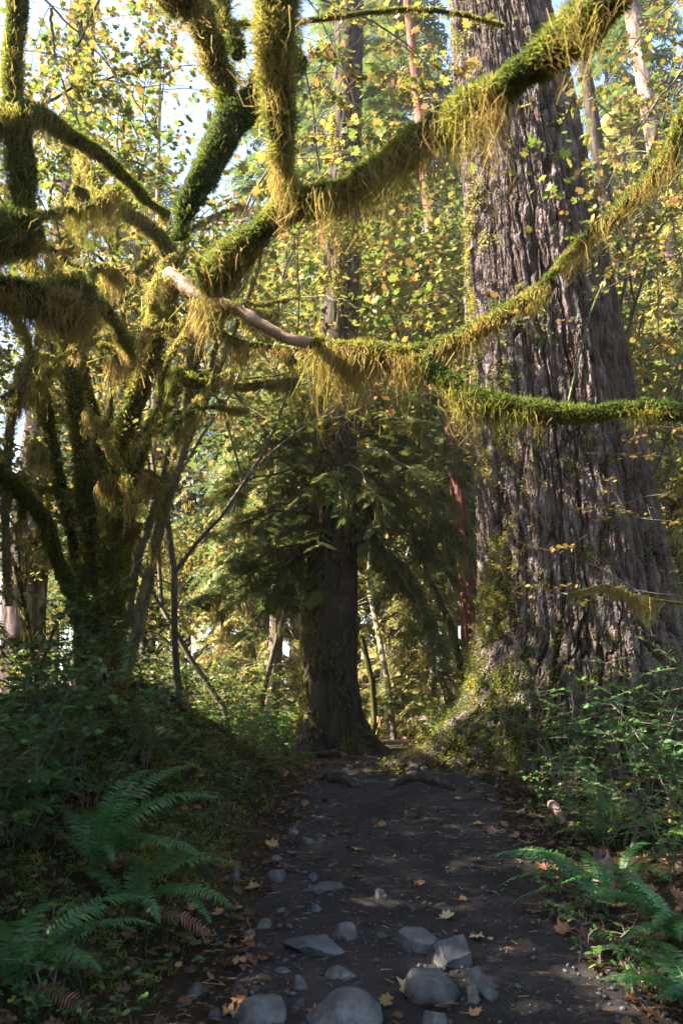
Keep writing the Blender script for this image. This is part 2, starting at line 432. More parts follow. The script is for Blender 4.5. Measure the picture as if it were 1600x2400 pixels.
def moss_limb(name, pts, parent, seed, fuzz=0.035, hang=0.16, dens=1.0, mat='limb', moss=True, seg=12, greens=(0.05, 0.40), golds=(0.40, 0.85), width=None, n=None, rough=0.26, drape_every=0.03, sub=True, local=None):
    """a limb through photo points (px, py, Y, half thickness in px) with a coat of moss as its sub-part"""
    rng = np.random.default_rng(seed)
    q = []
    for (px, py, Y, hw) in pts:
        p = P(px, py, Y); q.append([*p, px2m(hw, p)])
    q = np.array(q)
    if local is not None: q[:, :3] -= local
    Ln = np.linalg.norm(np.diff(q[:, :3], axis=0), axis=1).sum()
    n = n or int(max(12, Ln / 0.03))
    c = spline(q, n); C, R = c[:, :3], np.maximum(c[:, 3], 0.003)
    rf = 0.45 / max(R.mean(), 0.01); kr = 0.86 if moss else 1
    g = Geo(); T, N, B = tube(g, C, R * kr, seg, rough, rf)
    o = g.build(name, M[mat], parent, True)
    if moss:
        g = Geo()
        Ym = q[:, 1].mean() + (local[1] if local is not None else 0)
        wd = width or max(0.0035, Ym / 796.0 * 0.95)
        area = 2 * np.pi * R.mean() * Ln
        nf = int(min(90000, dens * area / (wd * fuzz) * 5.0))
        k = rng.integers(0, n - 1, nf); u = rng.random(nf)[:, None]
        c0 = C[k] * (1 - u) + C[k + 1] * u; a = rng.random(nf) * 2 * np.pi
        nd = N[k] * np.cos(a)[:, None] + B[k] * np.sin(a)[:, None]
        rr = R[k] * kr * (1 + rough * 2 * fbm((c0 + nd * (R[k] * kr)[:, None]) * rf, 3)); base = c0 + nd * (rr * 0.98)[:, None]
        cl = noise(base * 22); cl2 = noise(base * 7 + 9)
        Lf = fuzz * (0.35 + 0.8 * rng.random(nf)) * np.clip(1 + 0.8 * cl + 0.5 * cl2, .4, 2)
        dn = unit(nd * 0.6 + rng.normal(size=(nf, 3)) * 0.55 + np.array([0, 0, -0.4]))
        side = np.clip(0.5 - 0.5 * nd[:, 2], 0, 1)
        tn = greens[0] + (greens[1] - greens[0]) * np.clip(0.35 + 0.55 * side + 0.5 * cl2 + 0.25 * rng.normal(size=nf), 0, 1)
        strands(g, base, base + dn * Lf[:, None], wd * .8, np.clip(tn, 0, 1), rng)
        if hang > 0:
            m = int(Ln / drape_every * 3.2)
            k = rng.integers(0, n - 1, m)
            keep = noise(C[k] * 3.1 + seed) + 0.5 * rng.random(m) > 0.06
            k = k[keep]; m = len(k)
            a = rng.uniform(-1, 1, m)
            pos = C[k] + np.cross(T[k], [0, 0, 1.0]) * (a * R[k] * 0.85)[:, None]; pos[:, 2] -= R[k] * np.sqrt(np.clip(1 - a * a * .7, 0, 1)) * 0.6
            big = np.clip(0.55 + 0.9 * noise(C[k] * 2.2 + seed * 3), 0.15, 1.3)
            per = 30
            Lc = hang * big * (0.35 + 1.7 * rng.random(m) ** 2.6)
            sprd = np.minimum(R[k] * 0.55, 0.05) + 0.012
            ctr = np.repeat(pos, per, 0); b = ctr + rng.normal(size=(m * per, 3)) * np.array([1, 1, .5]) * np.repeat(sprd, per)[:, None]
            fr = rng.uniform(0.2, 1.0, m * per); L = np.repeat(Lc, per) * fr
            tip = b + (ctr - b) * fr[:, None] * 0.8; tip[:, 2] = b[:, 2] - L; tip[:, :2] += rng.normal(size=(m * per, 2)) * 0.10 * L[:, None]
            tn = np.repeat(golds[0] + (golds[1] - golds[0]) * rng.random(m), per) + rng.normal(size=m * per) * 0.07
            strands(g, b, tip, wd * .6, np.clip(tn, 0, 1), rng, .14)
        g.build('moss', M['moss'], o if sub else parent)
    return o

def bole(g, rows, Y, top=None, seg=48, dz=0.08, bark=0.012, freq=9.0, base_z=None):
    """straight trunk from photo rows (py, left px, right px) at distance Y"""
    q = []
    for (py, l, r) in rows:
        p = P((l + r) / 2, py, Y); q.append([*p, px2m((r - l) / 2, p)])
    q = np.array(q)
    if base_z is not None and q[0, 2] > base_z:
        e = q[0].copy(); d = (q[1] - q[0]) / (q[1, 2] - q[0, 2]); e = q[0] + d * (base_z - 0.25 - q[0, 2]); e[3] = q[0, 3] * 1.15
        q = np.vstack([e, q])
    if top:
        d = (q[-1] - q[-2]) / (q[-1, 2] - q[-2, 2]); e = q[-1] + d * (top - q[-1, 2]); e[3] = max(0.06, q[-1, 3] * 0.35); e[1] = Y
        q = np.vstack([q, e])
    zz = np.arange(q[0, 2], q[-1, 2], dz)
    C = np.stack([np.interp(zz, q[:, 2], q[:, k]) for k in range(3)], -1); C[:, 2] = zz; R = np.interp(zz, q[:, 2], q[:, 3])
    a = np.linspace(0, 2 * np.pi, seg, endpoint=False)
    D = np.stack([np.cos(a), np.sin(a), 0 * a], -1)
    surf = D[None] * R[:, None, None]; surf = np.concatenate([surf[..., :2], np.broadcast_to(zz[:, None, None], (*surf.shape[:2], 1))], -1)
    nz = fbm(surf * np.array([freq, freq, freq * 0.2]), 3); rid = 1 - np.abs(nz) * 3
    V = C[:, None] + D[None] * (R[:, None] + bark * np.clip(-rid, -1, 1) * -1 - bark * np.clip(rid, 0, 1) * 2)[..., None]
    i = np.arange(len(zz) - 1)[:, None] * seg; j = np.arange(seg)[None]
    Q = np.stack([i + j, i + (j + 1) % seg, i + seg + (j + 1) % seg, i + seg + j], -1).reshape(-1, 4)
    g.add(V.reshape(-1, 3), None, Q, np.clip(1 - np.clip(rid, 0, 1) + 0.2 * nz, 0, 1).ravel())
    return C, R

def conifer(name, label, seed, H, r0, z0, Lmax, droop, per_z, spr, spray_size, needle, moss_n, moss_len, crown_pow=0.8, fine=False, tint=(0.1, 0.9), loc=(0, 0, 0), trunk=True, cat='conifer tree', bark='bark_far', group=None, az=None, root=None, sub_len=None):
    """tapered bole, whorls of drooping limbs, flat needle sprays, hanging moss"""
    rng = np.random.default_rng(seed)
    o = root or thing(name, label, cat, loc, group)
    if trunk:
        g = Geo(); zz = np.linspace(-0.3, H, 60)
        C = np.stack([0.08 * np.sin(zz * .35 + seed), 0.08 * np.cos(zz * .3 + seed), zz], -1)
        R = r0 * np.clip(1 - zz / H, 0.02, 1) ** 0.8 * (1 + 0.5 * np.exp(-np.maximum(zz, 0) * 2))
        tube(g, C, R, 14, 0.06, 3, rs=0.3)
        g.build('trunk', M[bark], o, True)
    gw, gn, gm = Geo(), Geo(), Geo()
    z = z0
    SP, MP = [], []
    while z < H - 0.3:
        f = (z - z0) / (H - z0)
        for b in range(rng.integers(per_z[0], per_z[1] + 1)):
            a = rng.uniform(0, 2 * np.pi) if az is None else az(rng, z)
            Lb = Lmax * (1 - f) ** crown_pow * rng.uniform(0.55, 1.1) + 0.25
            if sub_len: Lb *= sub_len(a, z)
            t = np.linspace(0, 1, 9)
            up = rng.uniform(0.05, 0.3); dr = droop * rng.uniform(0.6, 1.3)
            out = np.array([math.cos(a), math.sin(a), 0]); sw = np.array([-out[1], out[0], 0]) * rng.uniform(-.25, .25)
            zo = z + rng.uniform(-.25, .25)
            C = out[None] * (Lb * t)[:, None] + sw[None] * (Lb * t * t)[:, None] + np.array([0, 0, 1.0])[None] * (zo + Lb * (up * t - dr * t * t))[:, None]
            tube(gw, C, np.linspace(0.018 + 0.012 * Lb, 0.004, 9), 4, caps=False)
            ns = max(4, int(spr * Lb))
            tt = np.sort(rng.uniform(0.12, 1.0, ns)); tt[-1] = 1.0
            c = np.stack([np.interp(tt, t, C[:, k]) for k in range(3)], -1)
            tg = np.stack([np.interp(tt, t, np.gradient(C[:, k])) for k in range(3)], -1); tg = unit(tg)
            lat = np.cross(tg, [0, 0, 1.0]); sgn = np.where(np.arange(ns) % 2, 1, -1)[:, None] * rng.uniform(0.25, 1.25, ns)[:, None]
            sgn[-1] = 0
            d = unit(tg + lat * sgn + np.array([0, 0, -1]) * rng.uniform(0.0, 0.45, ns)[:, None] * droop)
            sz = spray_size * rng.uniform(0.65, 1.25, ns) * (0.55 + 0.45 * np.sin(np.pi * np.clip(tt, .1, .9)))
            SP.append((c, d, unit(np.array([0, 0, 1.0]) + rng.normal(size=(ns, 3)) * 0.22), sz, np.clip(tint[0] + (tint[1] - tint[0]) * (0.5 * rng.random(ns) + 0.5 * rng.random()), 0, 1)))
            if moss_n > 0:
                m = rng.poisson(moss_n * Lb)
                if m:
                    u = rng.uniform(0.08, 1.0, m); MP.append(np.stack([np.interp(u, t, C[:, k]) for k in range(3)], -1) + rng.normal(size=(m, 3)) * np.array([.1, .1, .03]))
        z += rng.uniform(0.28, 0.5) * (1 + 0.01 * H)
    c, d, u, s, t = [np.concatenate(x) for x in zip(*SP)]
    TV, TT = SPRAY_FINE if fine else SPRAY
    scatter(gn, TV, TT, c, d, u, s, t)
    gw.build('branch_wood', M['wood'], o, True)
    gn.build('foliage', M[needle], o)
    if MP:
        drapes(gm, np.concatenate(MP), rng, moss_len[0], moss_len[1], 0.05, 5, 0.03 if not fine else 0.014)
        gm.build('hanging_moss', M['drape'], o)
    return o

def maple(name, label, seed, H, spread, z0, n_leaf, leaf, tint, loc=(0, 0, 0), r0=0.12, lean=(0, 0), mossy=True, ns=3, group=None, cat='maple tree'):
    """forking stems, thin twigs, flat layers of lobed leaves"""
    rng = np.random.default_rng(seed)
    o = thing(name, label, cat, loc, group)
    gw, gl, gm = Geo(), Geo(), Geo()
    tips = []
    def grow(p, d, L, r, lev):
        n = 7; pts = [p]; v = d
        for k in range(n - 1):
            v = unit(v + rng.normal(size=3) * 0.16 + np.array([0, 0, 0.05 if lev < 2 else -0.03])); pts.append(pts[-1] + v * L / (n - 1))
        pts = np.array(pts)
        tube(gw, pts, np.linspace(r, r * 0.55, n), 7 if lev < 2 else 4, 0.05 if lev < 2 else 0, caps=False)
        if lev >= 2:
            for q in (3, 5, 6): tips.append((pts[q], v))
        if mossy and lev < 3:
            m = int(L * 5); k = rng.random(m) * (n - 1.01); ki = k.astype(int)
            pp = pts[ki] + (pts[ki + 1] - pts[ki]) * (k - ki)[:, None]
            drapes(gm, pp, rng, 0.05, 0.35, 0.03 + r, 8, 0.018, 0.2, 0.8)
        if lev == 4: return
        nb = [4, 3, 3, 2][lev]
        for b in range(nb):
            q = pts[-1] if b == 0 else pts[rng.integers(3, n)]
            sp_ = 0.4 if b == 0 else 0.85
            dd = unit(v + rdir(rng, 1)[0] * sp_ + np.array([0, 0, 0.35]) * (lev < 2))
            if lev >= 1: dd = unit(dd * np.array([1, 1, 0.6]))
            grow(q, dd, L * rng.uniform(0.52, 0.76) * (spread if lev == 0 else 1), r * 0.55, lev + 1)
    for s in range(ns):
        a = rng.uniform(0, 6.28)
        grow(np.array([0.2 * math.cos(a), 0.2 * math.sin(a), -0.2]), unit(np.array([0.14 * math.cos(a) + lean[0], 0.14 * math.sin(a) + lean[1], 1.0])), z0 * rng.uniform(0.9, 1.15), r0, 0)
    tp = np.array([t[0] for t in tips]); ok = tp[:, 2] > z0 * 0.7; tp = tp[ok]
    k = rng.integers(0, len(tp), n_leaf)
    pos = tp[k] + rng.normal(size=(n_leaf, 3)) * np.array([0.30, 0.30, 0.10])
    ct = rng.random(len(tp))
    tn = np.clip(tint[0] + (tint[1] - tint[0]) * (0.55 * ct[k] + 0.45 * rng.random(n_leaf)), 0, 1)
    scatter(gl, *MAPLE, pos, rdir(rng, n_leaf) * np.array([1, 1, .4]) + np.array([0, 0, -.25]), unit(np.array([0, 0, 1.0]) + rng.normal(size=(n_leaf, 3)) * 0.5), leaf * rng.uniform(0.45, 1.3, n_leaf), tn)
    gw.build('trunk', M['limb' if mossy else 'wood'], o, True)
    gl.build('foliage', M['maple'], o)
    if mossy: gm.build('hanging_moss', M['moss'], o)
    return o

def shrub(name, label, seed, H, W, n_stem, leaf, tint, loc=(0, 0, 0), group=None, cat='shrub', twigs=9, mat='shrub', lean=(0, 0), dens=1.0):
    rng = np.random.default_rng(seed); o = thing(name, label, cat, loc, group)
    gl, gw = Geo(), Geo(); LP, LD, LT = [], [], []
    for s in range(n_stem):
        a = rng.uniform(0, 6.28); b = np.array([math.cos(a), math.sin(a), 0]) * 0.12 * rng.random()
        h = H * rng.uniform(0.55, 1.05); out = np.array([math.cos(a), math.sin(a), 0]) * W * rng.uniform(0.3, 1.0) + np.array([lean[0], lean[1], 0])
        t = np.linspace(0, 1, 9)
        C = b + out * (t ** 1.6)[:, None] + np.array([0, 0, 1]) * (h * t - 0.12 * h * t ** 3 - 0.05 * (1 - t))[:, None]
        C[1:-1] += rng.normal(size=(7, 3)) * 0.02
        tube(gw, C, np.linspace(0.007, 0.002, 9), 5, caps=False)
        for q in range(twigs):
            u = rng.uniform(0.25, 1.0); p = np.array([np.interp(u, t, C[:, k]) for k in range(3)])
            d = unit(rdir(rng, 1)[0] * np.array([1, 1, 0.35]) + np.array([0, 0, 0.15])); L = H * rng.uniform(0.12, 0.32)
            tw = p + d * (np.linspace(0, 1, 5) * L)[:, None]; tw[:, 2] -= 0.15 * L * np.linspace(0, 1, 5) ** 2
            tube(gw, tw, np.linspace(0.003, 0.0012, 5), 3, caps=False)
            m = max(4, int(L / leaf * 2.6 * dens)); v = rng.uniform(0.15, 1.05, m)
            lp = p + d * (v * L)[:, None]; lp[:, 2] -= 0.15 * L * v ** 2
            lat = unit(np.cross(d, [0, 0, 1.0])); sg = np.where(np.arange(m) % 2, 1, -1)[:, None]
            LP.append(lp); LD.append(unit(d * 0.5 + lat * sg + rng.normal(size=(m, 3)) * 0.3)); LT.append(np.clip(tint[0] + (tint[1] - tint[0]) * (0.5 * rng.random() + 0.5 * rng.random(m)), 0, 1))
    LP, LD, LT = np.concatenate(LP), np.concatenate(LD), np.concatenate(LT); n = len(LP)
    scatter(gl, *(MAPLE if mat == 'maple' else OVAL), LP, LD, unit(np.array([0, 0, 1.0]) + rng.normal(size=(n, 3)) * 0.35), leaf * rng.uniform(0.6, 1.25, n), LT)
    gw.build('stem', M['wood'], o, True); gl.build('foliage', M[mat], o)
    return o

def frond_mesh(seed, pairs=34, mat='fern'):
    """one arching sword-fern frond along +X, 1 m long"""
    rng = np.random.default_rng(seed); g = Geo()
    t = np.linspace(0, 1, 40); an = np.radians(np.interp(t, [0, .35, 1], [58, 30, -38])) + 0.05 * np.sin(6 * t + seed)
    x = np.concatenate([[0], np.cumsum(np.cos(an[:-1]))]) / 39; z = np.concatenate([[0], np.cumsum(np.sin(an[:-1]))]) / 39
    C = np.stack([x, 0.05 * np.sin(2.2 * t + seed) * t, z], -1)
    tube(g, C, np.linspace(0.0055, 0.0012, 40), 4, tint=0.35, caps=False)
    T = unit(np.gradient(C, axis=0)); V, F_, tt = [], [], []
    for k in range(pairs):
        u = 0.12 + 0.87 * (k + 0.5) / pairs; p = np.array([np.interp(u, t, C[:, q]) for q in range(3)]); tg = unit(np.array([np.interp(u, t, T[:, q]) for q in range(3)]))
        L = 0.135 * np.interp(u, [0.1, .3, .55, .85, 1], [0.62, 1.0, .95, .45, .06])
        for sg in (-1, 1):
            if rng.random() < 0.02: continue
            lat = unit(np.cross(tg, [0, 0, 1.0])) * sg; nrm = np.cross(tg, lat) * sg
            d = unit(lat + tg * rng.uniform(0.22, 0.42) + np.array([0, 0, rng.uniform(-.25, .08)])); wv = tg * 0.0105
            m = p + d * L * 0.5 + np.array([0, 0, 0.006]); e = p + d * L * rng.uniform(.92, 1.05) - np.array([0, 0, L * 0.12])
            b = len(V); V += [p - wv * .8, p + wv * 1.1, m + wv * .85, m - wv * .85, e]; F_ += [[b, b + 1, b + 2], [b, b + 2, b + 3], [b + 3, b + 2, b + 4]]
            tt += [0.3 + 0.5 * rng.random()] * 5
    g.add(np.array(V), F_, None, np.array(tt))
    return g.mesh('frond', M[mat])
FRONDS = [frond_mesh(s) for s in range(4)]
DEAD_FROND = frond_mesh(9, 28, 'litter')

def fern(label, loc, dirs, group='sword ferns beside the trail'):
    """dirs: (azimuth deg, length m, extra pitch deg) of each frond; azimuth 0 = +X (right), 90 = away"""
    o = thing('sword_fern', label, 'fern', loc, group)
    for k, (a, L, pt) in enumerate(dirs):
        f = link('frond', FRONDS[(k * 3 + len(dirs)) % 4], o)
        f.rotation_euler = (0.25 * math.sin(k * 2.1), rad(-pt), rad(a)); f.scale = (L, L, L)
    for k in range(2 if len(dirs) > 6 else 1):
        f = link('frond', DEAD_FROND, o); a, L, pt = dirs[(k * 4 + 1) % len(dirs)]; L *= .8
        f.rotation_euler = (.5 - k, rad(34), rad(a + 38)); f.scale = (L, L, L); f['label'] = 'drooping dead brown frond'
    return o

# ------------------------------------------------------------------ the giant conifer on the right
def giant_tree():
    Y0 = 10.6
    rows = [(-260, 1040, 1215), (0, 1055, 1275), (153, 1063, 1318), (275, 1074, 1348), (459, 1091, 1384), (663, 1094, 1427), (853, 1106, 1464), (1057, 1121, 1502), (1312, 1127, 1556), (1465, 1122, 1590), (1560, 1105, 1615), (1700, 1085, 1640)]
    rng = np.random.default_rng(5)
    q = np.array([[*P((l + r) / 2, py, Y0), px2m((r - l) / 2, P((l + r) / 2, py, Y0))] for py, l, r in rows])[::-1]
    q = q[np.argsort(q[:, 2])]
    base = np.array([q[0, 0], Y0, gz(q[0, 0], Y0 - 1.0)])
    o = thing('giant_conifer', 'huge furrowed grey conifer trunk right of the trail, moss climbing its left flank', 'tree', base)
    zz = np.concatenate([np.arange(base[2] - 0.5, 13.5, 0.017), np.arange(13.5, 27, 0.2)])
    e = q[-1] + (q[-1] - q[-2]) / (q[-1, 2] - q[-2, 2]) * (27 - q[-1, 2]); e[3] = 0.35
    q = np.vstack([q, e])
    C = np.stack([np.interp(zz, q[:, 2], q[:, k]) for k in range(3)], -1); C[:, 2] = zz; R = np.interp(zz, q[:, 2], q[:, 3])
    seg = 720; a = np.linspace(0, 2 * np.pi, seg, endpoint=False); D = np.stack([np.cos(a), np.sin(a), 0 * a], -1)
    hgt = zz - base[2]
    # buttress roots: a strong one to the left front, lesser ones round the front
    lob = 1.1 * np.exp(-((np.angle(np.exp(1j * (a - rad(200))))) / 0.24) ** 2) + 0.30 * np.exp(-((np.angle(np.exp(1j * (a - rad(238))))) / 0.2) ** 2) + 0.35 * np.exp(-((np.angle(np.exp(1j * (a - rad(262))))) / 0.2) ** 2) + 0.5 * np.exp(-((np.angle(np.exp(1j * (a - rad(305))))) / 0.25) ** 2) + 0.6 * np.exp(-((np.angle(np.exp(1j * (a - rad(350))))) / 0.35) ** 2) + 0.4 * (0.5 + 0.5 * np.cos(3 * a))*(np.sin(a) > 0)
    fl = np.exp(-np.clip(hgt, -.1, 9) / 0.42)
    rr = R[:, None] + fl[:, None] * lob[None] * 0.85 + 0.06 * fl[:, None]
    # slight fluting higher up
    rr = rr * (1 + 0.035 * np.sin(a * 5 + 0.7)[None] * np.exp(-hgt / 5)[:, None] + 0.02 * np.sin(a * 9 + 2)[None])
    sx, sy = np.cos(a)[None] * R[:, None], np.sin(a)[None] * R[:, None]; zb = np.broadcast_to(zz[:, None], sx.shape)
    w1 = fbm(np.stack([sx * 2.2, sy * 2.2, zb * 1.1], -1), 4)
    w2 = fbm(np.stack([sx * 7 + 9, sy * 7, zb * 3.2], -1), 3)
    pw = np.stack([sx * 6.4 + w1 * 0.40 + w2 * .30, sy * 6.4 + w1 * 0.40 - w2 * .30, zb * 0.22 + w1 * 0.25], -1)
    f1 = np.abs(noise(pw)); f2 = np.abs(noise(pw * np.array([1.9, 1.9, 2.2]) + 31)); f3 = np.abs(noise(pw * np.array([3.9, 3.9, 6.0]) + 77))
    c1, c2, c3 = 1 - sstep(0.0, 0.11, f1), 1 - sstep(0.0, 0.13, f2), 1 - sstep(0.0, 0.2, f3)
    crown_ = sstep(0.1, 0.5, f1)                                              # the plates bulge between cracks
    pl = fbm(np.stack([sx * 15, sy * 15, zb * 5], -1), 3)
    st = fbm(np.stack([sx * 11 + 4, sy * 11, zb * 3.0], -1), 3) * 5; pl2 = (np.floor(st) + sstep(.35, .65, st - np.floor(st))) / 5   # flaky steps
    rr = rr - 0.10 * c1 - 0.045 * c2 - 0.018 * c3 + 0.0 * crown_ + 0.016 * pl + 0.045 * pl2
    fur = np.clip(1 - 1.0 * c1 - 0.75 * c2 - 0.4 * c3, 0, 1)
    rr = rr + np.random.default_rng(3).normal(size=rr.shape) * 0.004 * (0.3 + fur) + 0.012 * noise(np.stack([sx * 42, sy * 42, zb * 9], -1)) * fur
    V = C[:, None] + D[None] * rr[..., None]
    i = np.arange(len(zz) - 1)[:, None] * seg; j = np.arange(seg)[None]
    Q = np.stack([i + j, i + (j + 1) % seg, i + seg + (j + 1) % seg, i + seg + j], -1).reshape(-1, 4)
    g = Geo(); g.add((V - base).reshape(-1, 3), None, Q, np.clip(0.05 + 0.62 * fur + 0.5 * pl + 0.5 * pl2, 0, 1).ravel())
    g.build('trunk', M['bark_big'], o, False)
    # moss: cushions on the left flank and over the root flare
    g = Geo()
    nrm = np.broadcast_to(D[None], V.shape)
    def put(n, wfun, L, tint, clump, seedshift):
        zi = rng.integers(0, int((13 - zz[0]) / 0.017), n * 6); ai = rng.integers(0, seg, n * 6)
        pr = wfun(hgt[zi], a[ai], zi, ai); ok = rng.random(n * 6) < pr; zi, ai = zi[ok][:n], ai[ok][:n]
        m = len(zi)
        c = V[zi, ai] - base; nn = nrm[zi, ai]
        per = clump
        cr = rng.uniform(0.012, 0.045, m)
        b = np.repeat(c, per, 0) + rng.normal(size=(m * per, 3)) * np.repeat(cr, per)[:, None] * np.array([1, 1, 1.3])
        n2 = np.repeat(nn, per, 0)
        tip = b + unit(n2 + rng.normal(size=(m * per, 3)) * 0.55 + np.array([0, 0, -0.35])) * (L * rng.uniform(0.5, 1.2, m * per))[:, None]
        t = np.repeat(tint[0] + (tint[1] - tint[0]) * rng.random(m), per) + rng.normal(size=m * per) * 0.06
        strands(g, b - n2 * 0.006, tip, 0.013, np.clip(t, 0, 1), rng)
    flank = lambda c, wd: (lambda h_, a_: np.exp(-((np.angle(np.exp(1j * (a_ - rad(c))))) / wd) ** 2))
    fl1 = flank(196, 0.42)
    patch = lambda zi, ai, s, th: sstep(th, th + 0.18, noise(np.stack([V[zi, ai][:, 0] * s, V[zi, ai][:, 1] * s, V[zi, ai][:, 2] * s * 0.7], -1)))
    put(11000, lambda h, aa, zi, ai: fl1(h, aa) * patch(zi, ai, 3.6, 0.0) * np.interp(h, [0, 1.5, 4, 6, 8, 12], [1, 1, 0.9, .55, .25, .05]), 0.03, (0.2, 0.6), 16, 0)
    put(26000, lambda h, aa, zi, ai: np.exp(-h / 0.75) * patch(zi, ai, 3.0, -0.5) * (0.5 + 0.5 * flank(205, 0.8)(h, aa)), 0.028, (0.05, 0.4), 14, 0)
    put(2600, lambda h, aa, zi, ai: flank(255, 0.75)(h, aa) * patch(zi, ai, 4.2, 0.30) * np.interp(h, [0, 3, 6, 9], [1, 1, .5, 0]), 0.04, (0.05, 0.35), 24, 0)
    put(1400, lambda h, aa, zi, ai: flank(335, 0.4)(h, aa) * patch(zi, ai, 2.4, 0.1) * np.interp(h, [0, 2, 4.5, 7], [1, 1, .5, 0]), 0.03, (0.0, 0.3), 16, 0)
    g.build('moss', M['moss'], o)
    # roots that run down from the trunk across the dirt
    for k, pts in enumerate([[(975, 1792, 15), (1000, 1772, 13), (1030, 1756, 13), (1062, 1760, 9), (1090, 1772, 5)], [(1010, 1802, 9), (1045, 1790, 9), (1088, 1778, 7)], [(918, 1790, 6), (945, 1778, 9), (978, 1766, 12)], [(1090, 1770, 6), (1120, 1752, 8), (1132, 1735, 7)]]):
        q = []
        for (px, py, hw) in pts:
            p = G(px, py + 6); q.append([*p, px2m(hw, p)])
        q = np.array(q); q[:, 3] *= 1.3; q[:, 2] += q[:, 3] * 0.6 + .02; q[-1, 2] -= 0.05; q[0, 2] -= 0.03
        c = spline(q, 34); g = Geo(); tube(g, c[:, :3] - base, c[:, 3], 10, 0.16, 9)
        g.build('root', M['root'], o, True)
    return o
giant_tree()

# ------------------------------------------------------------------ the hemlock in the middle
def middle_tree():
    Y0 = 13.0
    rows = [(1700, 700, 846), (1600, 706, 838), (1400, 720, 838), (1150, 734, 836), (1000, 738, 836), (700, 752, 842), (500, 762, 846), (300, 774, 848), (0, 786, 852)]
    b = P(772, 1740, Y0); base = np.array([b[0], Y0, gz(b[0], Y0)])
    o = thing('hemlock_tree', 'dark straight trunk standing at the trail crest with drooping dark green boughs on both sides', 'tree', base)
    q = np.array([[*P((l + r) / 2, py, Y0), px2m((r - l) / 2, P((l + r) / 2, py, Y0))] for py, l, r in rows]); q = q[np.argsort(q[:, 2])]
    e = q[-1] + (q[-1] - q[-2]) / (q[-1, 2] - q[-2, 2]) * (28 - q[-1, 2]); e[3] = 0.15; q = np.vstack([q, e])
    zz = np.concatenate([np.arange(base[2] - 0.4, 15, 0.03), np.arange(15, 28, .3)])
    C = np.stack([np.interp(zz, q[:, 2], q[:, k]) for k in range(3)], -1); C[:, 2] = zz; R = np.interp(zz, q[:, 2], q[:, 3])
    seg = 200; a = np.linspace(0, 2 * np.pi, seg, endpoint=False); D = np.stack([np.cos(a), np.sin(a), 0 * a], -1)
    hgt = zz - base[2]; fl = np.exp(-np.clip(hgt, -.1, 9) / 0.3)
    lob = 0.10 + 0.16 * np.cos(a * 4 + 1.9) + 0.16 * np.cos(a * 3 + .6) + 0.12 * np.exp(-((np.angle(np.exp(1j * (a + 0.35)))) / 0.3) ** 2)
    sx, sy = np.cos(a)[None] * R[:, None], np.sin(a)[None] * R[:, None]; zb = np.broadcast_to(zz[:, None], sx.shape)
    w1 = fbm(np.stack([sx * 3, sy * 3, zb], -1), 2)
    f1 = np.abs(noise(np.stack([sx * 11 + w1, sy * 11 + w1, zb * 2.2], -1))); fur = sstep(0, .3, f1); pl = fbm(np.stack([sx * 24, sy * 24, zb * 9], -1), 2)
    rr = R[:, None] + fl[:, None] * np.maximum(lob, 0.02)[None] * 1.2 - 0.02 * (1 - fur) + 0.01 * pl
    V = C[:, None] + D[None] * rr[..., None]
    i = np.arange(len(zz) - 1)[:, None] * seg; j = np.arange(seg)[None]
    g = Geo(); g.add((V - base).reshape(-1, 3), None, np.stack([i + j, i + (j + 1) % seg, i + seg + (j + 1) % seg, i + seg + j], -1).reshape(-1, 4), np.clip(.25 + .5 * fur + .5 * pl, 0, 1).ravel())
    g.build('trunk', M['bark_dark'], o, True)
    rng = np.random.default_rng(8); g = Geo()
    n = 80000; zi = rng.integers(0, int((12 - zz[0]) / .03), n); ai = rng.integers(0, seg, n)
    pr = np.exp(-((np.angle(np.exp(1j * (a[ai] - rad(190))))) / 0.6) ** 2) + np.exp(-hgt[zi] / 0.9) * 0.9 + np.where(hgt[zi] > 4, 0.35, 0)
    pr *= sstep(-.3, .2, noise(V[zi, ai] * np.array([5, 5, 2.0])))
    ok = rng.random(n) < pr; c = V[zi, ai][ok] - base; nn = np.broadcast_to(D[None], V.shape)[zi, ai][ok]; m = len(c)
    strands(g, c, c + unit(nn * 0.5 + rng.normal(size=(m, 3)) * .4 + np.array([0, 0, -.9])) * rng.uniform(.03, .12, m)[:, None], 0.016, np.clip(.25 + .25 * rng.random(m) + .1 * (c[:, 2] > 3.5), 0, 1), rng)
    g.build('moss', M['moss'], o)
    # boughs: hand-set tiers, left and right of the trunk as in the photograph
    tiers = []   # (start py, tip px, tip py, depth offset of tip)
    tiers += [(1290, 500, 1372, -0.4), (1300, 570, 1400, -.7), (1330, 520, 1430, 0.4), (1350, 600, 1450, .2), (1230, 490, 1262, -.5), (1140, 500, 1168, -.6), (1330, 470, 1400, -.6), (1030, 540, 1062, -.7), (1210, 540, 1230, -.2), (1190, 600, 1260, -.8), (1160, 545, 1180, .8), (1095, 535, 1120, -.4), (1060, 560, 1085, .9), (985, 590, 1010, -.5), (940, 600, 960, .6), (900, 650, 945, -.8), (1250, 560, 1310, -.6)]
    tiers += [(1080, 1080, 1105, -.3), (1075, 1010, 1130, -1.2), (1105, 900, 1190, -1.5), (1110, 800, 1200, -1.6), (1060, 1060, 1060, .6), (1130, 1060, 1190, .5), (1150, 1080, 1250, -.3), (1180, 1040, 1340, .4), (1190, 960, 1380, .3), (1200, 1010, 1450, .2), (1230, 1030, 1500, -.2), (1000, 1010, 1010, -.6), (985, 960, 985, .7), (950, 1000, 960, -.2), (1020, 1090, 1040, .2), (1140, 1110, 1330, .3)]
    gw, gn, gm = Geo(), Geo(), Geo(); SP, MP = [], []
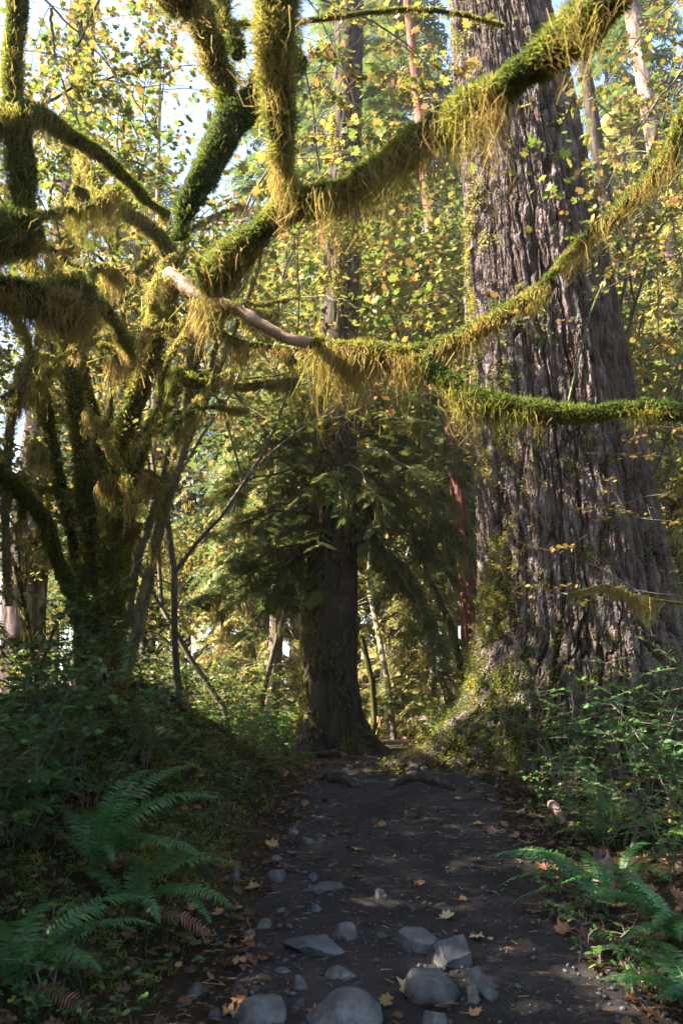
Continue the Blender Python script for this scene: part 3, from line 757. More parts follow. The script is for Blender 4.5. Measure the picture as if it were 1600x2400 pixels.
    for (py0, px1, py1, dy) in tiers:
        s = P(785, py0, Y0); e = P(px1, py1, Y0 + dy); L = np.linalg.norm(e - s)
        t = np.linspace(0, 1, 12); side = np.sign(px1 - 785)
        C = s + (e - s) * t[:, None]; C[:, 2] += 0.34 * L * np.sin(np.pi * t ** 0.8) * 0.45
        C[1:-1] += rng.normal(size=(10, 3)) * 0.02
        tube(gw, C - base, np.linspace(0.02 + 0.008 * L, 0.005, 12), 5, caps=False)
        # side branchlets off the bough, each carrying sprays
        nb = int(6.2 * L)
        for k in range(nb):
            u = rng.uniform(0.14, 1.0); p = np.array([np.interp(u, t, C[:, q]) for q in range(3)])
            d = unit(unit(e - s) * 0.8 + np.array([rng.normal() * .5, rng.normal() * .9, -rng.uniform(0.05, .38)])); Lb = rng.uniform(0.35, 0.9) * (1.15 - 0.6 * u)
            v = np.linspace(0, 1, 5); q = p + d * (v * Lb)[:, None]; q[:, 2] -= 0.25 * Lb * v * v
            tube(gw, q - base, np.linspace(0.006, 0.002, 5), 3, caps=False)
            m = max(3, int(Lb / 0.11)); uu = (np.arange(m) + rng.random(m)) / m
            c = p + d * (uu * Lb)[:, None]; c[:, 2] -= 0.25 * Lb * uu ** 2
            lat = unit(np.cross(d, [0, 0, 1.0])); sg = np.where(np.arange(m) % 2, 1, -1)[:, None]
            SP.append((c - base, unit(d + lat * sg * 0.9 + np.array([0, 0, -.2]) + rng.normal(size=(m, 3)) * .15), unit(np.array([0, 0, 1.0]) + rng.normal(size=(m, 3)) * .2), 0.30 * rng.uniform(.7, 1.25, m), np.clip(0.3 + 0.45 * rng.random() + .3 * rng.random(m), 0, 1)))
            if rng.random() < 0.75: MP.append(q[rng.integers(1, 4):][:2] - base)
    c, d, u, s, t = [np.concatenate(x) for x in zip(*SP)]
    scatter(gn, *SPRAY_FINE, c, d, u, s, t)
    gw.build('branch_wood', M['wood'], o, True); gn.build('foliage', M['needle'], o)
    drapes(gm, np.concatenate(MP), rng, 0.12, 0.7, 0.05, 9, 0.014, .2, .9); gm.build('hanging_moss', M['drape'], o)
    return o
middle_tree()

# ------------------------------------------------------------------ mossy limbs in the foreground
def limb_thing(name, label, cat, origin):
    o = thing(name, label, cat, origin)
    return o, np.array(origin, float)

org = P(1000, 310, 3.3)
o, l = limb_thing('mossy_branch', 'thick mossy limb slanting from the upper right corner, with golden hanging moss', 'branch', org)
moss_limb('limb', [(1560, -190, 2.3, 60), (1400, 10, 2.5, 60), (1310, 105, 2.65, 52), (1180, 200, 2.8, 42), (1070, 270, 3.0, 42), (960, 345, 3.2, 40), (850, 425, 3.4, 38), (760, 470, 3.55, 40), (680, 480, 3.65, 30), (610, 545, 3.8, 32), (545, 605, 3.95, 46), (500, 650, 4.05, 44), (478, 680, 4.1, 16)], o, 11, 0.034, 0.30, 1.2, local=l)
moss_limb('moss_skirt', [(1150, 228, 2.85, 12), (1230, 165, 2.72, 24), (1310, 105, 2.64, 30), (1390, 30, 2.52, 34)], o, 14, 0.034, 0.40, .6, local=l, golds=(.55, .85), drape_every=.012)
moss_limb('limb', [(652, -260, 3.0, 60), (648, -60, 3.05, 50), (648, 80, 3.1, 45), (650, 200, 3.2, 42), (655, 290, 3.3, 38), (662, 370, 3.45, 22), (668, 440, 3.6, 16), (668, 482, 3.66, 14)], o, 12, 0.05, 0.30, 1.0, local=l, greens=(0.1, 0.5))
moss_limb('twig', [(1180, 60, 4.4, 3), (1060, 30, 4.4, 5), (960, 22, 4.4, 6), (860, 30, 4.4, 6), (700, 50, 4.4, 7), (560, 55, 4.4, 8), (480, 40, 4.4, 9)], o, 13, 0.014, 0.08, 0.6, local=l, drape_every=.1, sub=True)

org = P(900, 830, 5.0)
o, l = limb_thing('mossy_branch', 'sagging mossy branch with a peeled pink stretch and two forks before the giant trunk', 'branch', org)
bare = moss_limb('bare_limb', [(395, 640, 5.1, 15), (430, 668, 5.05, 17), (475, 700, 5.0, 15), (540, 718, 5.0, 12), (600, 752, 5.0, 14), (660, 788, 5.0, 13), (735, 806, 5.0, 13)], o, 20, mat='bare', moss=False, local=l, rough=0.22, seg=18)
bare['label'] = 'peeled pinkish bare stretch of the branch'
moss_limb('limb', [(735, 806, 5.0, 18), (790, 822, 5.0, 26), (870, 828, 5.0, 28), (950, 838, 4.95, 28), (1010, 850, 4.9, 26)], o, 21, 0.034, 0.34, 1.3, local=l, greens=(0.2, 0.55))
moss_limb('limb', [(960, 830, 4.95, 22), (1030, 812, 4.9, 18), (1100, 778, 4.8, 20), (1180, 735, 4.7, 20), (1250, 690, 4.6, 20), (1296, 655, 4.55, 18)], o, 22, 0.03, 0.28, 1.2, local=l)
moss_limb('limb', [(1280, 655, 4.55, 10), (1340, 590, 4.5, 11), (1390, 540, 4.45, 14), (1450, 490, 4.4, 16), (1510, 430, 4.3, 14), (1560, 370, 4.2, 15), (1590, 300, 4.15, 20), (1640, 200, 4.1, 24), (1760, 20, 4.0, 30), (1960, -260, 3.8, 36), (2200, -600, 3.6, 40)], o, 23, 0.028, 0.16, 0.55, local=l)
moss_limb('limb', [(990, 850, 4.9, 24), (1035, 885, 4.85, 24), (1090, 925, 4.8, 26), (1160, 950, 4.75, 26), (1240, 965, 4.7, 24), (1330, 968, 4.65, 22), (1394, 968, 4.6, 18), (1450, 958, 4.55, 20), (1530, 958, 4.5, 22), (1620, 965, 4.45, 22), (1850, 990, 4.3, 24), (2150, 960, 4.1, 28), (2600, 860, 3.9, 34)], o, 24, 0.034, 0.20, 1.3, local=l, greens=(0.0, 0.3), golds=(0.25, 0.7))
moss_limb('moss_cap', [(392, 700, 5.15, 8), (408, 655, 5.12, 20), (425, 650, 5.1, 17)], o, 25, 0.05, 0.34, 1.2, local=l, greens=(.2, .55), drape_every=.008)
moss_limb('twig', [(500, 770, 5.1, 7), (560, 800, 5.2, 6), (640, 812, 5.3, 5), (740, 820, 5.2, 5)], o, 26, 0.015, 0.10, 0.8, local=l, drape_every=.05)
moss_limb('twig', [(470, 700, 5.05, 12), (520, 712, 5.0, 10), (560, 716, 5.0, 6)], o, 27, 0.04, 0.28, 1.0, local=l, drape_every=.015)

org = P(520, 330, 4.0)
o, l = limb_thing('mossy_branch', 'dark mossy limb hanging steeply near the top left with a snapped lower end', 'branch', org)
moss_limb('limb', [(700, 130, 4.0, 30), (640, 190, 4.0, 34), (590, 235, 4.0, 36), (545, 280, 4.0, 36), (510, 345, 4.0, 36), (475, 410, 4.0, 36), (445, 465, 4.0, 30), (432, 505, 4.0, 18), (424, 535, 4.0, 8), (428, 556, 4.0, 2)], o, 31, 0.03, 0.12, 1.0, local=l, greens=(0.0, .22), golds=(.1, .5))
moss_limb('limb', [(440, -180, 3.6, 40), (455, -20, 3.7, 38), (470, 60, 3.8, 36), (500, 130, 3.9, 34), (525, 200, 4.0, 24), (528, 260, 4.0, 12)], o, 32, 0.04, 0.20, 1.0, local=l)
moss_limb('limb', [(520, -40, 4.3, 20), (520, 40, 4.3, 20), (540, 75, 4.3, 20), (560, 130, 4.3, 18)], o, 33, 0.04, 0.12, 1.0, local=l)
o2, l = limb_thing('mossy_branch', 'blurred pale hanging moss on a short limb at the top left of centre', 'branch', P(410, 0, 3.0))
moss_limb('limb', [(330, -160, 2.9, 30), (380, -60, 2.95, 42), (420, -10, 3.0, 45), (470, 0, 3.0, 30)], o2, 34, 0.045, 0.36, 1.0, local=l, drape_every=.012, golds=(.5, .85))

org = P(120, 680, 3.6)
o, l = limb_thing('mossy_branch', 'heavy mossy limb ending in a rusty shaggy moss ball at the left edge', 'branch', org)
moss_limb('limb', [(-260, 640, 3.4, 45), (-60, 680, 3.5, 44), (60, 695, 3.55, 40), (130, 700, 3.6, 46), (180, 700, 3.6, 56), (220, 700, 3.6, 36)], o, 41, 0.05, 0.24, 1.1, local=l)
moss_limb('moss_ball', [(120, 720, 3.55, 36), (155, 725, 3.55, 58), (195, 725, 3.55, 40)], o, 42, 0.05, 0.22, 1.2, local=l, greens=(.45, .95), golds=(.6, 1.0), drape_every=.009)
moss_limb('limb', [(200, 690, 3.7, 16), (250, 730, 3.9, 15), (290, 790, 4.2, 12), (310, 840, 4.5, 9)], o, 43, 0.03, 0.1, .9, local=l)
org = P(60, 550, 3.4)
o, l = limb_thing('mossy_branch', 'bright mossy limb stub jutting from the left edge above the rusty moss ball', 'branch', org)
moss_limb('limb', [(-240, 600, 3.2, 55), (-40, 560, 3.3, 58), (40, 545, 3.4, 50), (95, 540, 3.45, 24)], o, 44, 0.05, 0.2, 1.1, local=l)
moss_limb('twig', [(20, 520, 3.4, 10), (120, 500, 3.6, 9), (210, 480, 3.8, 8), (280, 440, 4.0, 6)], o, 45, 0.025, 0.2, .8, local=l, drape_every=.04, golds=(.4, .8))
org = P(60, 300, 4.2)
o, l = limb_thing('mossy_branch', 'mossy limb crossing the upper left edge below a vertical stem, trailing long dark moss', 'branch', org)
moss_limb('limb', [(-260, 300, 4.2, 34), (-40, 280, 4.2, 32), (50, 265, 4.2, 30), (110, 275, 4.3, 18), (170, 320, 4.4, 15), (230, 355, 4.5, 12), (300, 420, 4.7, 8), (345, 470, 4.85, 5), (395, 500, 5.0, 2)], o, 46, 0.035, 0.34, 1.0, local=l, drape_every=.012, greens=(0, .3), golds=(.15, .7))
moss_limb('limb', [(45, -220, 4.1, 26), (40, 0, 4.15, 26), (32, 120, 4.2, 24), (28, 250, 4.2, 20)], o, 47, 0.03, 0.12, 1.0, local=l, greens=(.05, .35))
moss_limb('limb', [(40, 290, 4.25, 26), (50, 360, 4.3, 30), (55, 440, 4.3, 26), (60, 500, 4.3, 10)], o, 48, 0.04, 0.25, 1.0, local=l, greens=(0, .25), golds=(.1, .6))

# ------------------------------------------------------------------ the many-stemmed vine maple on the left mound
mb = at_px(250, 8.3); lo = mb.copy()
o = thing('vine_maple', 'clump of mossy crooked stems growing on the left mound', 'tree', mb)
stems = [
    [(262, 1640, 8.3, 42), (268, 1400, 8.25, 34), (272, 1250, 8.2, 34), (285, 1090, 8.1, 34), (310, 960, 8.0, 34), (345, 850, 7.9, 32), (372, 750, 7.8, 30), (392, 670, 7.7, 26), (400, 600, 7.6, 22), (360, 540, 7.4, 18), (280, 490, 7.2, 14), (170, 440, 7.0, 10)],
    [(225, 1640, 8.4, 36), (212, 1400, 8.4, 30), (205, 1200, 8.4, 27), (190, 1040, 8.3, 27), (172, 900, 8.2, 26), (155, 790, 8.1, 22), (120, 690, 8.0, 18), (60, 600, 7.9, 14)],
    [(200, 1640, 8.5, 26), (190, 1420, 8.6, 22), (170, 1250, 8.7, 20), (130, 1080, 8.7, 20), (100, 930, 8.7, 18), (70, 820, 8.7, 14), (20, 700, 8.6, 10)],
    [(250, 1620, 8.6, 26), (250, 1350, 8.8, 22), (240, 1150, 8.9, 20), (232, 1040, 8.9, 22), (215, 960, 8.9, 22), (190, 880, 8.9, 18), (190, 760, 9.0, 14)],
    [(285, 1630, 8.3, 24), (290, 1350, 8.5, 20), (305, 1180, 8.6, 20), (330, 1050, 8.7, 20), (370, 970, 8.8, 19), (420, 905, 8.9, 17), (465, 820, 9.0, 16), (470, 760, 9.0, 15), (520, 650, 9.0, 10)],
]
for k, s in enumerate(stems): moss_limb('stem', [(a_, b_, c_, d_ * .82) for a_, b_, c_, d_ in s], o, 60 + k, 0.04, 0.13, 0.9, local=lo, greens=(0.08, .5), golds=(.3, .8), drape_every=.035, width=.011)
gray = [
    [(285, 1600, 8.0, 15), (330, 1450, 7.9, 14), (360, 1300, 7.8, 13), (395, 1150, 7.7, 14), (420, 1040, 7.7, 12), (440, 920, 7.7, 11), (445, 830, 7.7, 10), (480, 700, 7.8, 8), (540, 540, 7.9, 6)],
    [(280, 1600, 7.8, 10), (370, 1260, 7.6, 10), (430, 1060, 7.5, 10), (480, 940, 7.5, 10), (520, 840, 7.5, 9), (560, 740, 7.5, 8), (600, 640, 7.5, 6), (625, 500, 7.5, 4)],
    [(285, 1590, 8.1, 12), (320, 1330, 8.0, 10), (370, 1170, 8.0, 10), (420, 1000, 8.0, 9), (470, 920, 8.0, 9), (510, 800, 8.0, 7), (530, 700, 8.0, 6), (590, 560, 8.0, 5)],
]
for k, s in enumerate(gray): moss_limb('stem', s, o, 70 + k, 0.02, 0.10, 0.35, mat='wood', local=lo, greens=(.15, .45), drape_every=.12, width=.010, rough=.08)
moss_limb('stem', [(-120, 1000, 7.2, 20), (0, 1110, 7.3, 18), (60, 1165, 7.5, 18), (110, 1225, 7.7, 17), (135, 1310, 8.0, 15), (180, 1420, 8.2, 16), (215, 1560, 8.4, 16)], o, 75, 0.03, .12, .9, local=lo, greens=(0, .3), golds=(.1, .5), width=.011)
moss_limb('stem', [(20, 1420, 7.4, 9), (15, 1200, 7.4, 9), (25, 1000, 7.4, 10), (60, 880, 7.4, 10), (90, 800, 7.4, 8), (110, 650, 7.4, 6)], o, 76, 0.02, .10, .5, local=lo, greens=(.1, .4), width=.011, mat='wood')
moss_limb('moss_cushion', [(425, 868, 7.6, 10), (450, 880, 7.6, 17), (490, 888, 7.6, 15), (505, 886, 7.6, 6)], o, 77, .03, .12, 1.3, local=lo, greens=(0, .25), golds=(.15, .6), width=.010, drape_every=.01)
for k, s in enumerate([[(505, 886, 7.6, 5), (560, 905, 7.8, 6), (620, 898, 8.0, 6), (700, 890, 8.2, 5)], [(380, 850, 7.9, 5), (430, 880, 7.6, 5)], [(540, 800, 8.0, 10), (620, 808, 8.2, 14), (690, 850, 8.4, 8)]]):
    moss_limb('twig', s, o, 80 + k, .03, .30, .9, local=lo, greens=(.0, .3), golds=(.2, .7), width=.010, drape_every=.02)
tr = np.random.default_rng(66)
for k in range(36):
    x0, y0, Yk = tr.uniform(0, 440), tr.uniform(480, 1250), tr.uniform(5.6, 9.2)
    dx, dy = tr.uniform(-1, 1.3), -tr.uniform(.3, 1.2); Ls = tr.uniform(120, 330); w0 = tr.uniform(5, 10)
    pts = [(x0 + dx * Ls * t + tr.normal() * 10, y0 + dy * Ls * t + 70 * t * t + tr.normal() * 10, Yk + .5 * t, w0 * (1 - .6 * t)) for t in np.linspace(0, 1, 5)]
    moss_limb('twig', pts, o, 700 + k, .022, tr.uniform(.12, .4), .6, local=lo, greens=(.1, .45), golds=(.3, .85), width=.010, drape_every=.035)
# slender side twigs and their leaves
rng = np.random.default_rng(90); gw, gl = Geo(), Geo(); LP = []
for k in range(46):
    s = stems[rng.integers(0, 5)] if k < 30 else gray[rng.integers(0, 3)]
    q = s[rng.integers(2, len(s) - 1)]; p = P(q[0], q[1], q[2]); d = unit(rdir(rng, 1)[0] * np.array([1, .8, .5]) + np.array([0.1, -.1, .25])); L = rng.uniform(.4, 1.3)
    v = np.linspace(0, 1, 8)[:, None]; c = p + d * v * L + np.array([0, 0, -.25]) * v * v * L; c[1:] += np.cumsum(rng.normal(size=(7, 3)) * .02, 0)
    tube(gw, c - lo, np.linspace(.008, .002, 8), 4, caps=False)
    if q[1] > 700: LP.append(c[3:] - lo)
LP = np.concatenate(LP); n = 700; k = rng.integers(0, len(LP), n); pos = LP[k] + rng.normal(size=(n, 3)) * np.array([.1, .1, .05])
scatter(gl, *MAPLE, pos, rdir(rng, n), unit(np.array([0, 0, 1.0]) + rng.normal(size=(n, 3)) * .4), .07 * rng.uniform(.6, 1.3, n), np.clip(.15 + .5 * rng.random(n), 0, 1))
gw.build('twig', M['wood'], o, True); gl.build('foliage', M['maple'], o)

# ------------------------------------------------------------------ straight boles farther back
def trunk_thing(label, rows, Y, bark='bark_far', top=22, moss=False, seg=48, freq=9.0):
    p = P((rows[0][1] + rows[0][2]) / 2, rows[0][0], Y); bz = gz(p[0], Y)
    o = thing('conifer_bole', label, 'tree', (p[0], Y, bz))
    g = Geo(); C, R = bole(g, rows, Y, top, seg, 0.06, 0.014, freq, bz)
    for V in g.V: V -= np.array([p[0], Y, bz])
    g.build('trunk', M[bark], o, True)
    rng = np.random.default_rng(int(rows[0][1]) + 7)
    for k in range(14):
        j = rng.integers(len(C) // 5, len(C)); a = rng.uniform(0, 6.28); L = rng.uniform(.5, 2.0)
        if C[j, 2] > 18: continue
        v = np.linspace(0, 1, 7)[:, None]; c = C[j] + np.array([math.cos(a), math.sin(a), -.15]) * v * L + np.array([0, 0, -.35]) * v * v * L - np.array([p[0], Y, bz])
        gb, gm = Geo(), Geo(); tube(gb, c, np.linspace(.03, .008, 7), 5, caps=False); b_ = gb.build('snag_branch', M['wood'], o, True)
        drapes(gm, c[rng.integers(1, 7, 6)], rng, .15, .8, .05, 8, .022); gm.build('hanging_moss', M['drape'], b_)
    return o
trunk_thing('broad leaning grey trunk standing behind the vine maple clump at the left edge', [(1520, 5, 105), (1400, 8, 108), (1100, 44, 130), (800, 90, 170), (400, 136, 205), (100, 160, 222), (0, 166, 226)], 15.0, 'bark_big', 26, freq=8)
trunk_thing('slim pinkish lit trunk showing between the boughs just left of the dark middle trunk', [(1650, 616, 656), (1500, 630, 664), (1100, 644, 669), (930, 650, 674), (600, 656, 678), (300, 664, 682)], 20.0, top=34)
trunk_thing('short sunlit trunk low behind the left mound, right of the vine maple', [(1610, 338, 364), (1400, 345, 367), (1200, 350, 369), (900, 356, 372)], 23.0)
trunk_thing('reddish leaning trunk seen in the gap just left of the giant trunk', [(1560, 1090, 1140), (1307, 1068, 1112), (1134, 1053, 1094), (900, 1030, 1070), (600, 1000, 1036)], 17.0, 'bark_red')
trunk_thing('pale grey distant trunk rising close along the left side of the giant trunk', [(1400, 1078, 1135), (1150, 1074, 1128), (790, 1050, 1096), (590, 1044, 1086), (300, 1030, 1066)], 26.0, 'bark_far')
trunk_thing('sunlit trunk leaning behind the right side of the giant trunk', [(1600, 1560, 1622), (1300, 1526, 1580), (1000, 1488, 1532), (800, 1448, 1490), (600, 1420, 1456)], 18.0, 'bark_dark', top=40)
trunk_thing('pale trunk against the bright sky in the upper right corner', [(1700, 1640, 1700), (800, 1580, 1630), (300, 1508, 1552), (75, 1470, 1508)], 21.0, top=40)
trunk_thing('thin pale trunk far beyond the gap right of the middle trunk', [(1680, 912, 932), (1500, 916, 933), (1200, 922, 936)], 27.0)
trunk_thing('thin dark trunk in the far background above the pale gap on the left', [(1640, 432, 448), (1300, 436, 450), (900, 442, 454)], 30.0, 'bark_dark')

# ------------------------------------------------------------------ conifers and maples behind
cA = conifer('conifer_tree', 'tall dark conifer with drooping boughs in the distance, left of the middle trunk top', 101, 30, 0.42, 5.0, 4.6, 0.55, (4, 6), 3.4, 0.95, 'needle', 0.5, (0.2, 0.9), 0.7, tint=(0.2, 0.95))
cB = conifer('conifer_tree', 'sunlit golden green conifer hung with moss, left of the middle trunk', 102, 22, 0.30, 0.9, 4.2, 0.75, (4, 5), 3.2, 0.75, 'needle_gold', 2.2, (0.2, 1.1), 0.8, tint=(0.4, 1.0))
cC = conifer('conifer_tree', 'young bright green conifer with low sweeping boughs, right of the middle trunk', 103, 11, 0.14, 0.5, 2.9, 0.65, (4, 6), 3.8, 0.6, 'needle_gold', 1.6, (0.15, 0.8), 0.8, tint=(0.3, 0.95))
used = set()
def put(proto, px, Y, rz, sc, label, tilt=(0, 0)):
    p = at_px(px, Y)
    if proto.name not in used: used.add(proto.name); place(proto, p, rz, sc, tilt); proto['label'] = label; return proto
    return dup(proto, p, rz, label, sc, None, tilt)
for o in (cA, cB, cC): o['group'] = 'conifers behind the trail'
# golden middle distance
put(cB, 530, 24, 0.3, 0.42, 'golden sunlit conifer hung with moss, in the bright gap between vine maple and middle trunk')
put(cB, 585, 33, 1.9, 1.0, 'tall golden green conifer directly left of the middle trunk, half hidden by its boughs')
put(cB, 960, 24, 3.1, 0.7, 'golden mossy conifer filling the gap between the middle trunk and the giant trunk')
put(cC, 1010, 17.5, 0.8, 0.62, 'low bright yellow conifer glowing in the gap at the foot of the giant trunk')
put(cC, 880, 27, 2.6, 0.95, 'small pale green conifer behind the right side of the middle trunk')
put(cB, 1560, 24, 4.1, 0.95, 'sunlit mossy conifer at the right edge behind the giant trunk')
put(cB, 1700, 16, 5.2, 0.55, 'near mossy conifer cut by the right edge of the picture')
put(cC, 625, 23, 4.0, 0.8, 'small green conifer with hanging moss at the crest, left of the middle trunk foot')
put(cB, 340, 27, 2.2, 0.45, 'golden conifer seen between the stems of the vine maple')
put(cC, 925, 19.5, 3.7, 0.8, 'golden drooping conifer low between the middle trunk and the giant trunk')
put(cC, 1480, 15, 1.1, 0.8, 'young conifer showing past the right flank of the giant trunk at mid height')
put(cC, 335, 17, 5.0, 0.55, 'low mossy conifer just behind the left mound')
# tall dark backdrop
for k, (px, Y, rz, sc, lb) in enumerate([
    (930, 30, 0.2, 1.05, 'tall dark conifer right of the top of the middle trunk, behind yellow maple leaves'),
    (815, 25, 0.7, 0.95, 'dark conifer straight behind the upper part of the middle trunk'),
    (620, 28, 5.3, 0.92, 'dark conifer behind the thick slanting limb left of the middle trunk'),
    (310, 31, 1.1, 0.8, 'dark conifer in the upper left between the hanging limbs'),
    (1640, 25, 5.2, 0.95, 'dark conifer at the far right edge behind the pale trunk'),
    (1530, 29, 2.2, 0.95, 'dark conifer between the two pale trunks in the upper right'),
    (190, 30, 3.9, 0.8, 'dark conifer beside the leaning grey trunk in the upper left'),
    (955, 20, 3.3, 0.85, 'dark conifer close behind the middle trunk on its right'),
    (700, 36, 1.3, 1.1, 'tall dark conifer behind the upper left side of the middle trunk'),
    (430, 33, 3.5, 0.72, 'shorter blue green conifer in the pale sky gap left of centre'),
    (120, 44, 4.6, 0.9, 'tall conifer behind the leaning grey trunk at the left'),
    (250, 40, 0.9, 0.95, 'distant conifer above the vine maple clump'),
    (1060, 40, 2.0, 1.1, 'far conifer against the left side of the giant trunk'),
    (1430, 38, 3.0, 0.85, 'far conifer behind the upper right side of the giant trunk'),
    (1600, 33, 4.4, 0.8, 'tall conifer in the right background under the pale sky'),
    (820, 50, 5.1, 1.25, 'farthest tall conifer straight behind the middle trunk'),
    (1230, 46, 0.4, 1.0, 'far conifer hidden mostly by the giant trunk'),
]): put(cA, px, Y, rz, sc, lb)

mA = maple('bigleaf_maple', 'yellow leaved maple', 201, 14, 0.58, 5.6, 4300, 0.115, (0.02, 0.9), r0=0.075, ns=2)
mB = maple('bigleaf_maple', 'green and yellow maple', 202, 9, 0.58, 3.2, 2300, 0.10, (0.05, 0.9), r0=0.05, ns=2)
mC = maple('vine_maple', 'slender maple', 203, 10, 0.62, 4.6, 1500, 0.095, (0.02, 0.95), r0=0.04, mossy=False, ns=1)
mC['group'] = 'autumn maples behind the trail'
for o in (mA, mB): o['group'] = 'autumn maples behind the trail'
for (pr, px, Y, rz, sc, lb) in [
    (mA, 700, 15.5, 0.4, 1.3, 'maple with dense yellow leaves at the top, left of the dark middle trunk'),
    (mA, 1130, 16, 2.2, 1.35, 'orange and yellow maple between the middle trunk top and the giant trunk'),
    (mA, 250, 10.2, 3.6, 1.0, 'green and yellow maple crown in the upper left'),
    (mB, 50, 12.5, 5.3, 1.0, 'yellowing maple at the left edge in front of the leaning grey trunk'),
    (mA, 1560, 14.2, 1.2, 1.1, 'thin yellow and brown maple right of the giant trunk'),
    (mB, 320, 19.0, 0.5, 1.0, 'low orange maple glowing behind the vine maple stems'),
    (mB, 860, 15.0, 2.5, 1.3, 'slender maple with small yellow leaves around the middle trunk at mid height'),
    (mB, 1600, 15.0, 3.2, 1.2, 'maple with thin sunlit branches at the right edge below the pale trunk'),
    (mB, 150, 21.0, 1.6, 1.0, 'sunlit golden maple low behind the left edge stems'),
    (mA, 520, 30.0, 1.0, 1.3, 'distant yellow maple behind the snapped mossy limb in the upper left'),
    ]: put(pr, px, Y, rz, sc, lb)
put(mC, 640, 17.0, 4.7, 1.75, 'slender maple with thin bare stem rising left of the dark middle trunk', (0, .06))
put(mC, 545, 13.6, 2.6, 1.35, 'slender maple left of the middle trunk, its leaves just above the sagging branch', (0, .03))
put(mC, 880, 16.5, 1.3, 1.9, 'slender tall maple behind the right side of the middle trunk', (0, .04))
put(mC, 350, 15.5, 1.9, 1.7, 'slender maple in the upper left sky gap behind the hanging limbs')
put(mC, 1600, 12.5, 3.3, 1.5, 'slender maple at the right edge before the pale trunk', (0, -.04))
put(mC, 470, 13.5, 4.3, 1.6, 'slender maple behind the snapped mossy limb in the upper left', (0, .05))

# trees added for shade beyond the edges of the picture: low ones at the left that shade the trail, tall ones behind the camera that block sky light
for (x, y, rz, sc, lb) in [(-4.2, 5.4, 1.3, .60, 'young conifer just outside the left edge beside the broad leaved shrubs'), (-4.0, 3.6, 2.3, .55, 'small conifer just outside the left edge near the blurred fern'), (-6.0, 2.4, 4.4, .74, 'young conifer left of the camera'), (-6.6, 3.7, 5.4, .78, 'young conifer left of the picture behind the one nearest the camera'), (-6.9, 5.4, 0.9, .80, 'young conifer left of the picture in a second row level with the large fern'), (-5.6, 4.6, 0.3, .66, 'young conifer left of the picture nearest the camera'), (-7.7, 10.9, 2.4, .86, 'young conifer left of the picture in a second row farthest from the camera'), (-7.6, 8.8, 1.4, .82, 'young conifer left of the picture in a second row'), (-7.4, 7.0, 3.4, .8, 'young conifer left of the picture in a second row nearest the camera'), (-5.6, 6.6, 2.1, .70, 'young conifer left of the picture beside the vine maple'), (-5.8, 8.3, 4.0, .62, 'young conifer left of the picture beyond the vine maple'), (-6.2, 10.2, 5.0, .62, 'young conifer left of the picture farthest from the camera'), (-6.6, 12.2, 5.6, .74, 'young conifer at the left edge in front of the leaning grey trunk')]:
    dup(cC, (x, y, gz(x, y)), rz, lb, sc)
for (x, y, rz, sc, lb) in [(-4.7, 7.3, .7, .74, 'low maple just outside the left edge beside the vine maple'), (-4.6, 5.0, 2.7, .72, 'low maple just outside the left edge near the camera'), (-5.2, 9.7, 3.2, .98, 'low maple just outside the left edge behind the vine maple'), (-4.4, 2.9, 4.2, .76, 'low maple left of the camera'), (-4.9, 6.2, 1.9, .6, 'low maple just outside the left edge between two young conifers')]:
    dup(mB, (x, y, gz(x, y)), rz, lb, sc)
for (x, y, rz, sc, lb) in [(-5.5, -4.5, 0.3, .8, 'tall conifer behind the camera on the left'), (4.5, -5, 2.1, .85, 'tall conifer behind the camera on the right'), (0.5, -9, 4.0, 1.0, 'tall conifer straight behind the camera'), (8.5, 1.5, 1.0, .8, 'tall conifer right of the camera'), (7.5, 6.5, 3.0, .75, 'tall conifer right of the picture beside the shrubs'), (-9, 0, 5.0, .6, 'conifer left of the camera')]:
    dup(cA, (x, y, gz(x, y)), rz, lb, sc)

# ------------------------------------------------------------------ slender vine maple twigs with orange leaves before the giant trunk
b = at_px(1700, 8.0); o = thing('vine_maple', 'bare pale twigs with sparse orange leaves reaching in from the right across the giant trunk', 'tree', b)
gw, gl = Geo(), Geo(); rng = np.random.default_rng(77); LP = []
tw = [
    [(1720, 1560, 8.0), (1700, 1300, 8.0), (1640, 1120, 8.0), (1560, 1075, 8.0), (1460, 1065, 8.0), (1370, 1062, 8.0)],
    [(1700, 1300, 8.0), (1620, 1180, 7.9), (1540, 1160, 7.8), (1460, 1180, 7.8), (1330, 1198, 7.8)],
    [(1700, 1400, 8.0), (1600, 1240, 8.1), (1500, 1215, 8.2), (1390, 1180, 8.2)],
    [(1710, 1450, 8.0), (1600, 1400, 7.8), (1500, 1385, 7.8), (1400, 1330, 7.8), (1320, 1300, 7.8), (1240, 1280, 7.8), (1200, 1262, 7.8)],
    [(1640, 1120, 8.0), (1600, 1020, 7.9), (1540, 1000, 7.9), (1440, 1010, 7.9), (1380, 1030, 7.9)],
    [(1330, 1395, 7.8), (1290, 1385, 7.9), (1250, 1370, 7.9)],
]
for s in tw:
    c = spline([[*P(*q)] for q in s], 40); c += 0.012 * np.stack([noise(np.stack([c[:, 0] * 6, c[:, 2] * 6 + k, c[:, 1]], -1)) for k in range(3)], -1)
    tube(gw, c - b, np.linspace(.010, .0025, 40), 5, caps=False); LP.append(c[14:] - b)
    for k in range(7):
        p = c[rng.integers(10, 38)]; d = unit(rng.normal(size=3) * np.array([1, .4, .5])); L = rng.uniform(.1, .35); v = np.linspace(0, 1, 6)[:, None]
        e = p + d * v * L; tube(gw, e - b, np.linspace(.004, .0015, 6), 4, caps=False); LP.append(e[2:] - b)
LP = np.concatenate(LP); cl = LP[rng.integers(0, len(LP), 34)]; n = 230; pos = cl[rng.integers(0, 34, n)] + rng.normal(size=(n, 3)) * np.array([.05, .05, .012])
